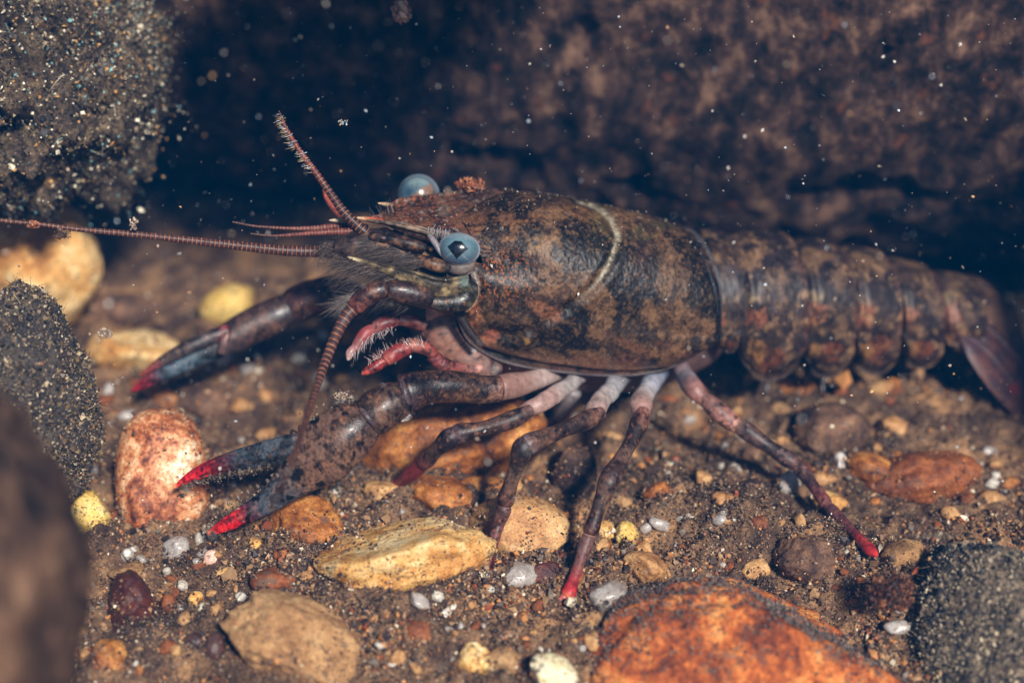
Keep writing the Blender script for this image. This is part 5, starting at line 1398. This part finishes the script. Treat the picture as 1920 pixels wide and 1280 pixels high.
loft('abdomen_core', [(1300, 480, 640, 2.4, 0.7), (1400, 490, 650, 2.7, 0.78), (1560, 500, 650, 3.15, 0.76), (1700, 520, 640, 3.6, 0.66), (1800, 540, 620, 3.9, 0.5), (1850, 550, 610, 4.05, 0.35)], [(0, (96, 60, 54)), (1, (60, 46, 46))], m_flesh, cray)
for (x, y, dd) in [(1440, 690, 2.9), (1545, 690, 3.2), (1690, 690, 3.5)]:
    tube('swimmeret', [(x, y - 30, dd + 0.5, 8), (x + 2, y + 10, dd + 0.45, 7), (x - 4, y + 46, dd + 0.4, 3)], [(0, (70, 54, 52)), (1, (76, 64, 66))], m_flesh, cray, 12, 24, 0.5)
# ---- tail fan: telson and side blades curling down
fan = blade('tail_fan', [(1815, 512, 3.95), (1850, 526, 4.15), (1890, 560, 4.4), (1925, 610, 4.6), (1945, 660, 4.7)], [(1815, 600, 3.4), (1850, 612, 3.6), (1880, 640, 3.8), (1905, 680, 4.0), (1920, 720, 4.2)],
            lambda V, x, y: mixc(np.tile(srgb(86, 66, 62), (len(V), 1)), srgb(140, 104, 84), sstep(0.45, 0.62, fbm(V * 4, 4, 501)) * 0.8), 0.1, cray, mat=m_shell)
for (dx, dy, dd) in [(0, 0, 0.0), (-22, 26, -0.25)]:
    blade('tail_blade', [(1822 + dx, 596 + dy, 3.5 + dd), (1862 + dx, 612 + dy, 3.55 + dd), (1900 + dx, 650 + dy, 3.6 + dd), (1935 + dx, 704 + dy, 3.7 + dd), (1950 + dx, 760 + dy, 3.8 + dd)],
          [(1822 + dx, 610 + dy, 3.4 + dd), (1840 + dx, 650 + dy, 3.3 + dd), (1870 + dx, 694 + dy, 3.3 + dd), (1908 + dx, 738 + dy, 3.4 + dd), (1944 + dx, 768 + dy, 3.6 + dd)],
          lambda V, x, y: mixc(mixc(np.tile(srgb(66, 46, 52), (len(V), 1)), srgb(92, 58, 52), sstep(0.48, 0.62, fbm(V * 4, 4, 503)) * 0.8), srgb(120, 42, 38), sstep(14, 4, np.hypot(x - 1902, y - 728))), 0.06, fan, mat=m_shell)
# silt dusting on the back
pts = []
nd = 500
rg = np.random.default_rng(600)
iu = rg.integers(0, 430, nd); iv = rg.integers(120, 250, nd)
pts = A[iu, iv] + upd * 0.012
grains('silt_coating', pts, np.exp(rg.normal(np.log(0.010), 0.4, nd)), pick(rg, nd, [(130, 112, 96), (96, 80, 70), (170, 156, 138)], [2, 2, 1]), m_grain, 601, carapace)


# ------------------------------------------------------------------ loose bits
def flake(name, label, px, py, d, r, n, pal, seed, cat='silt', stretch=(1, 0.7, 0.7), grain=0.018):
    rg = np.random.default_rng(seed)
    c = P(px, py, d)
    q = rg.normal(size=(n, 3)); q /= np.linalg.norm(q, axis=1)[:, None]
    q = q * (rg.random((n, 1)) ** 0.4) * np.array(stretch) * cm(r, d)
    q = q * (0.7 + 0.7 * fbm(q * 6 + seed, 3, seed))[:, None]
    pts = c + q[:, :1] * Rv + q[:, 1:2] * Uv + q[:, 2:] * Fv
    o = grains(name, pts, np.exp(rg.normal(np.log(grain), 0.4, n)), pick(rg, n, pal, [1] * len(pal)), m_grain, seed + 1)
    o['kind'] = 'thing'
    return tag(o, label, cat)
BP = [(150, 86, 52), (110, 62, 42), (180, 118, 78), (84, 52, 42)]
GP = [(150, 128, 108), (190, 170, 148), (120, 100, 86)]
flake('silt_flake', 'rusty brown fluff resting on top of the crayfish back', 882, 347, 0.95, 24, 420, BP, 801, stretch=(1, 0.55, 0.7))
flake('silt_flake', 'pale pinkish clump of silt drifting at the top edge', 752, 22, 0.8, 20, 200, [(176, 132, 106), (206, 168, 140), (140, 100, 84)], 803, stretch=(0.8, 1.1, .8), grain=0.03)
flake('silt_flake', 'tiny glittering flake drifting above the antennules', 643, 230, 0, 10, 26, [(200, 210, 216), (220, 190, 140), (150, 170, 180)], 805, grain=0.012)
flake('silt_flake', 'brown clot of silt stuck on the long antenna', 62, 421, -0.3, 11, 120, BP, 807, grain=0.014)
flake('silt_flake', 'brown fluff hanging under the long antenna', 118, 440, -0.25, 15, 120, [(70, 52, 44), (96, 72, 56)], 809, stretch=(1.2, .7, .7), grain=0.013)
flake('silt_flake', 'pale flake drifting just above the long antenna', 250, 420, -0.3, 14, 60, GP, 811, stretch=(0.5, 1.1, .5), grain=0.014)
flake('silt_flake', 'grey brown clump of silt above the peach stone', 196, 626, 0.6, 14, 120, GP, 813, grain=0.016)
flake('silt_flake', 'grey fluff settled at the tip of the near claw', 392, 992, 0.1, 15, 160, GP, 815, grain=0.013)
flake('algae_tuft', 'reddish brown algae tuft beside the speckled rock', 1672, 1108, -1.4, 46, 1200, [(96, 52, 36), (70, 44, 36), (134, 84, 52), (50, 38, 36)], 817, 'algae', (1, .8, 1), 0.014)
flake('algae_sprig', 'thin twig of algae sticking up behind the speckled rock', 1752, 1004, -1.6, 44, 160, [(120, 100, 80), (84, 70, 60)], 819, 'algae', (1.1, .12, .2), 0.013)
flake('silt_flake', 'brown flake of silt on the wrist of the near claw', 640, 742, -0.75, 12, 70, GP, 821, grain=0.012)

# drifting specks, far too many to count
rg = np.random.default_rng(900)
n = 3200
px = rg.uniform(-60, 1980, n); py = rg.uniform(-60, 1300, n) ** 1.0
d = np.concatenate([rg.uniform(-5.5, 9, n - 700), rg.normal(-0.3, 1.2, 700)])
q = P(px, py, d)
gz = hgt(q[:, 0], q[:, 1], False)
ok = (q[:, 2] > gz + 0.35)
rad = np.where(rg.random(n) < 0.15, rg.uniform(0.012, 0.03, n), rg.uniform(0.004, 0.010, n))
specks = grains('drifting_specks', q[ok], rad[ok], pick(rg, n, [(214, 206, 196), (190, 200, 210), (206, 160, 110), (170, 150, 130)], [4, 3, 1.5, 3])[ok], m_grain, 901)
specks['label'] = 'pale specks of silt drifting in the water everywhere'
specks['category'] = 'specks'

# ------------------------------------------------------------------ water body
m_w = bpy.data.materials.new('water_haze')
m_w.use_nodes = True
t = m_w.node_tree
t.nodes.clear()
pv = t.nodes.new('ShaderNodeVolumePrincipled')
pv.inputs['Color'].default_value = (0.0, 0.20, 0.55, 1)
pv.inputs['Density'].default_value = 0.0040
pv.inputs['Anisotropy'].default_value = 0.0
om = t.nodes.new('ShaderNodeOutputMaterial')
t.links.new(pv.outputs[0], om.inputs['Volume'])
bx = np.array([[x, y, z] for x in (-70, 70) for y in (-55, 55) for z in (-4, 24)], float)
bf = np.array([[0, 1, 3, 2], [4, 6, 7, 5], [0, 4, 5, 1], [2, 3, 7, 6], [0, 2, 6, 4], [1, 5, 7, 3]])
haze = mk('haze', bx, bf, m_w, smooth=False, kind='stuff')
haze['label'] = 'blue-grey river water filling the whole scene'
haze['category'] = 'water'
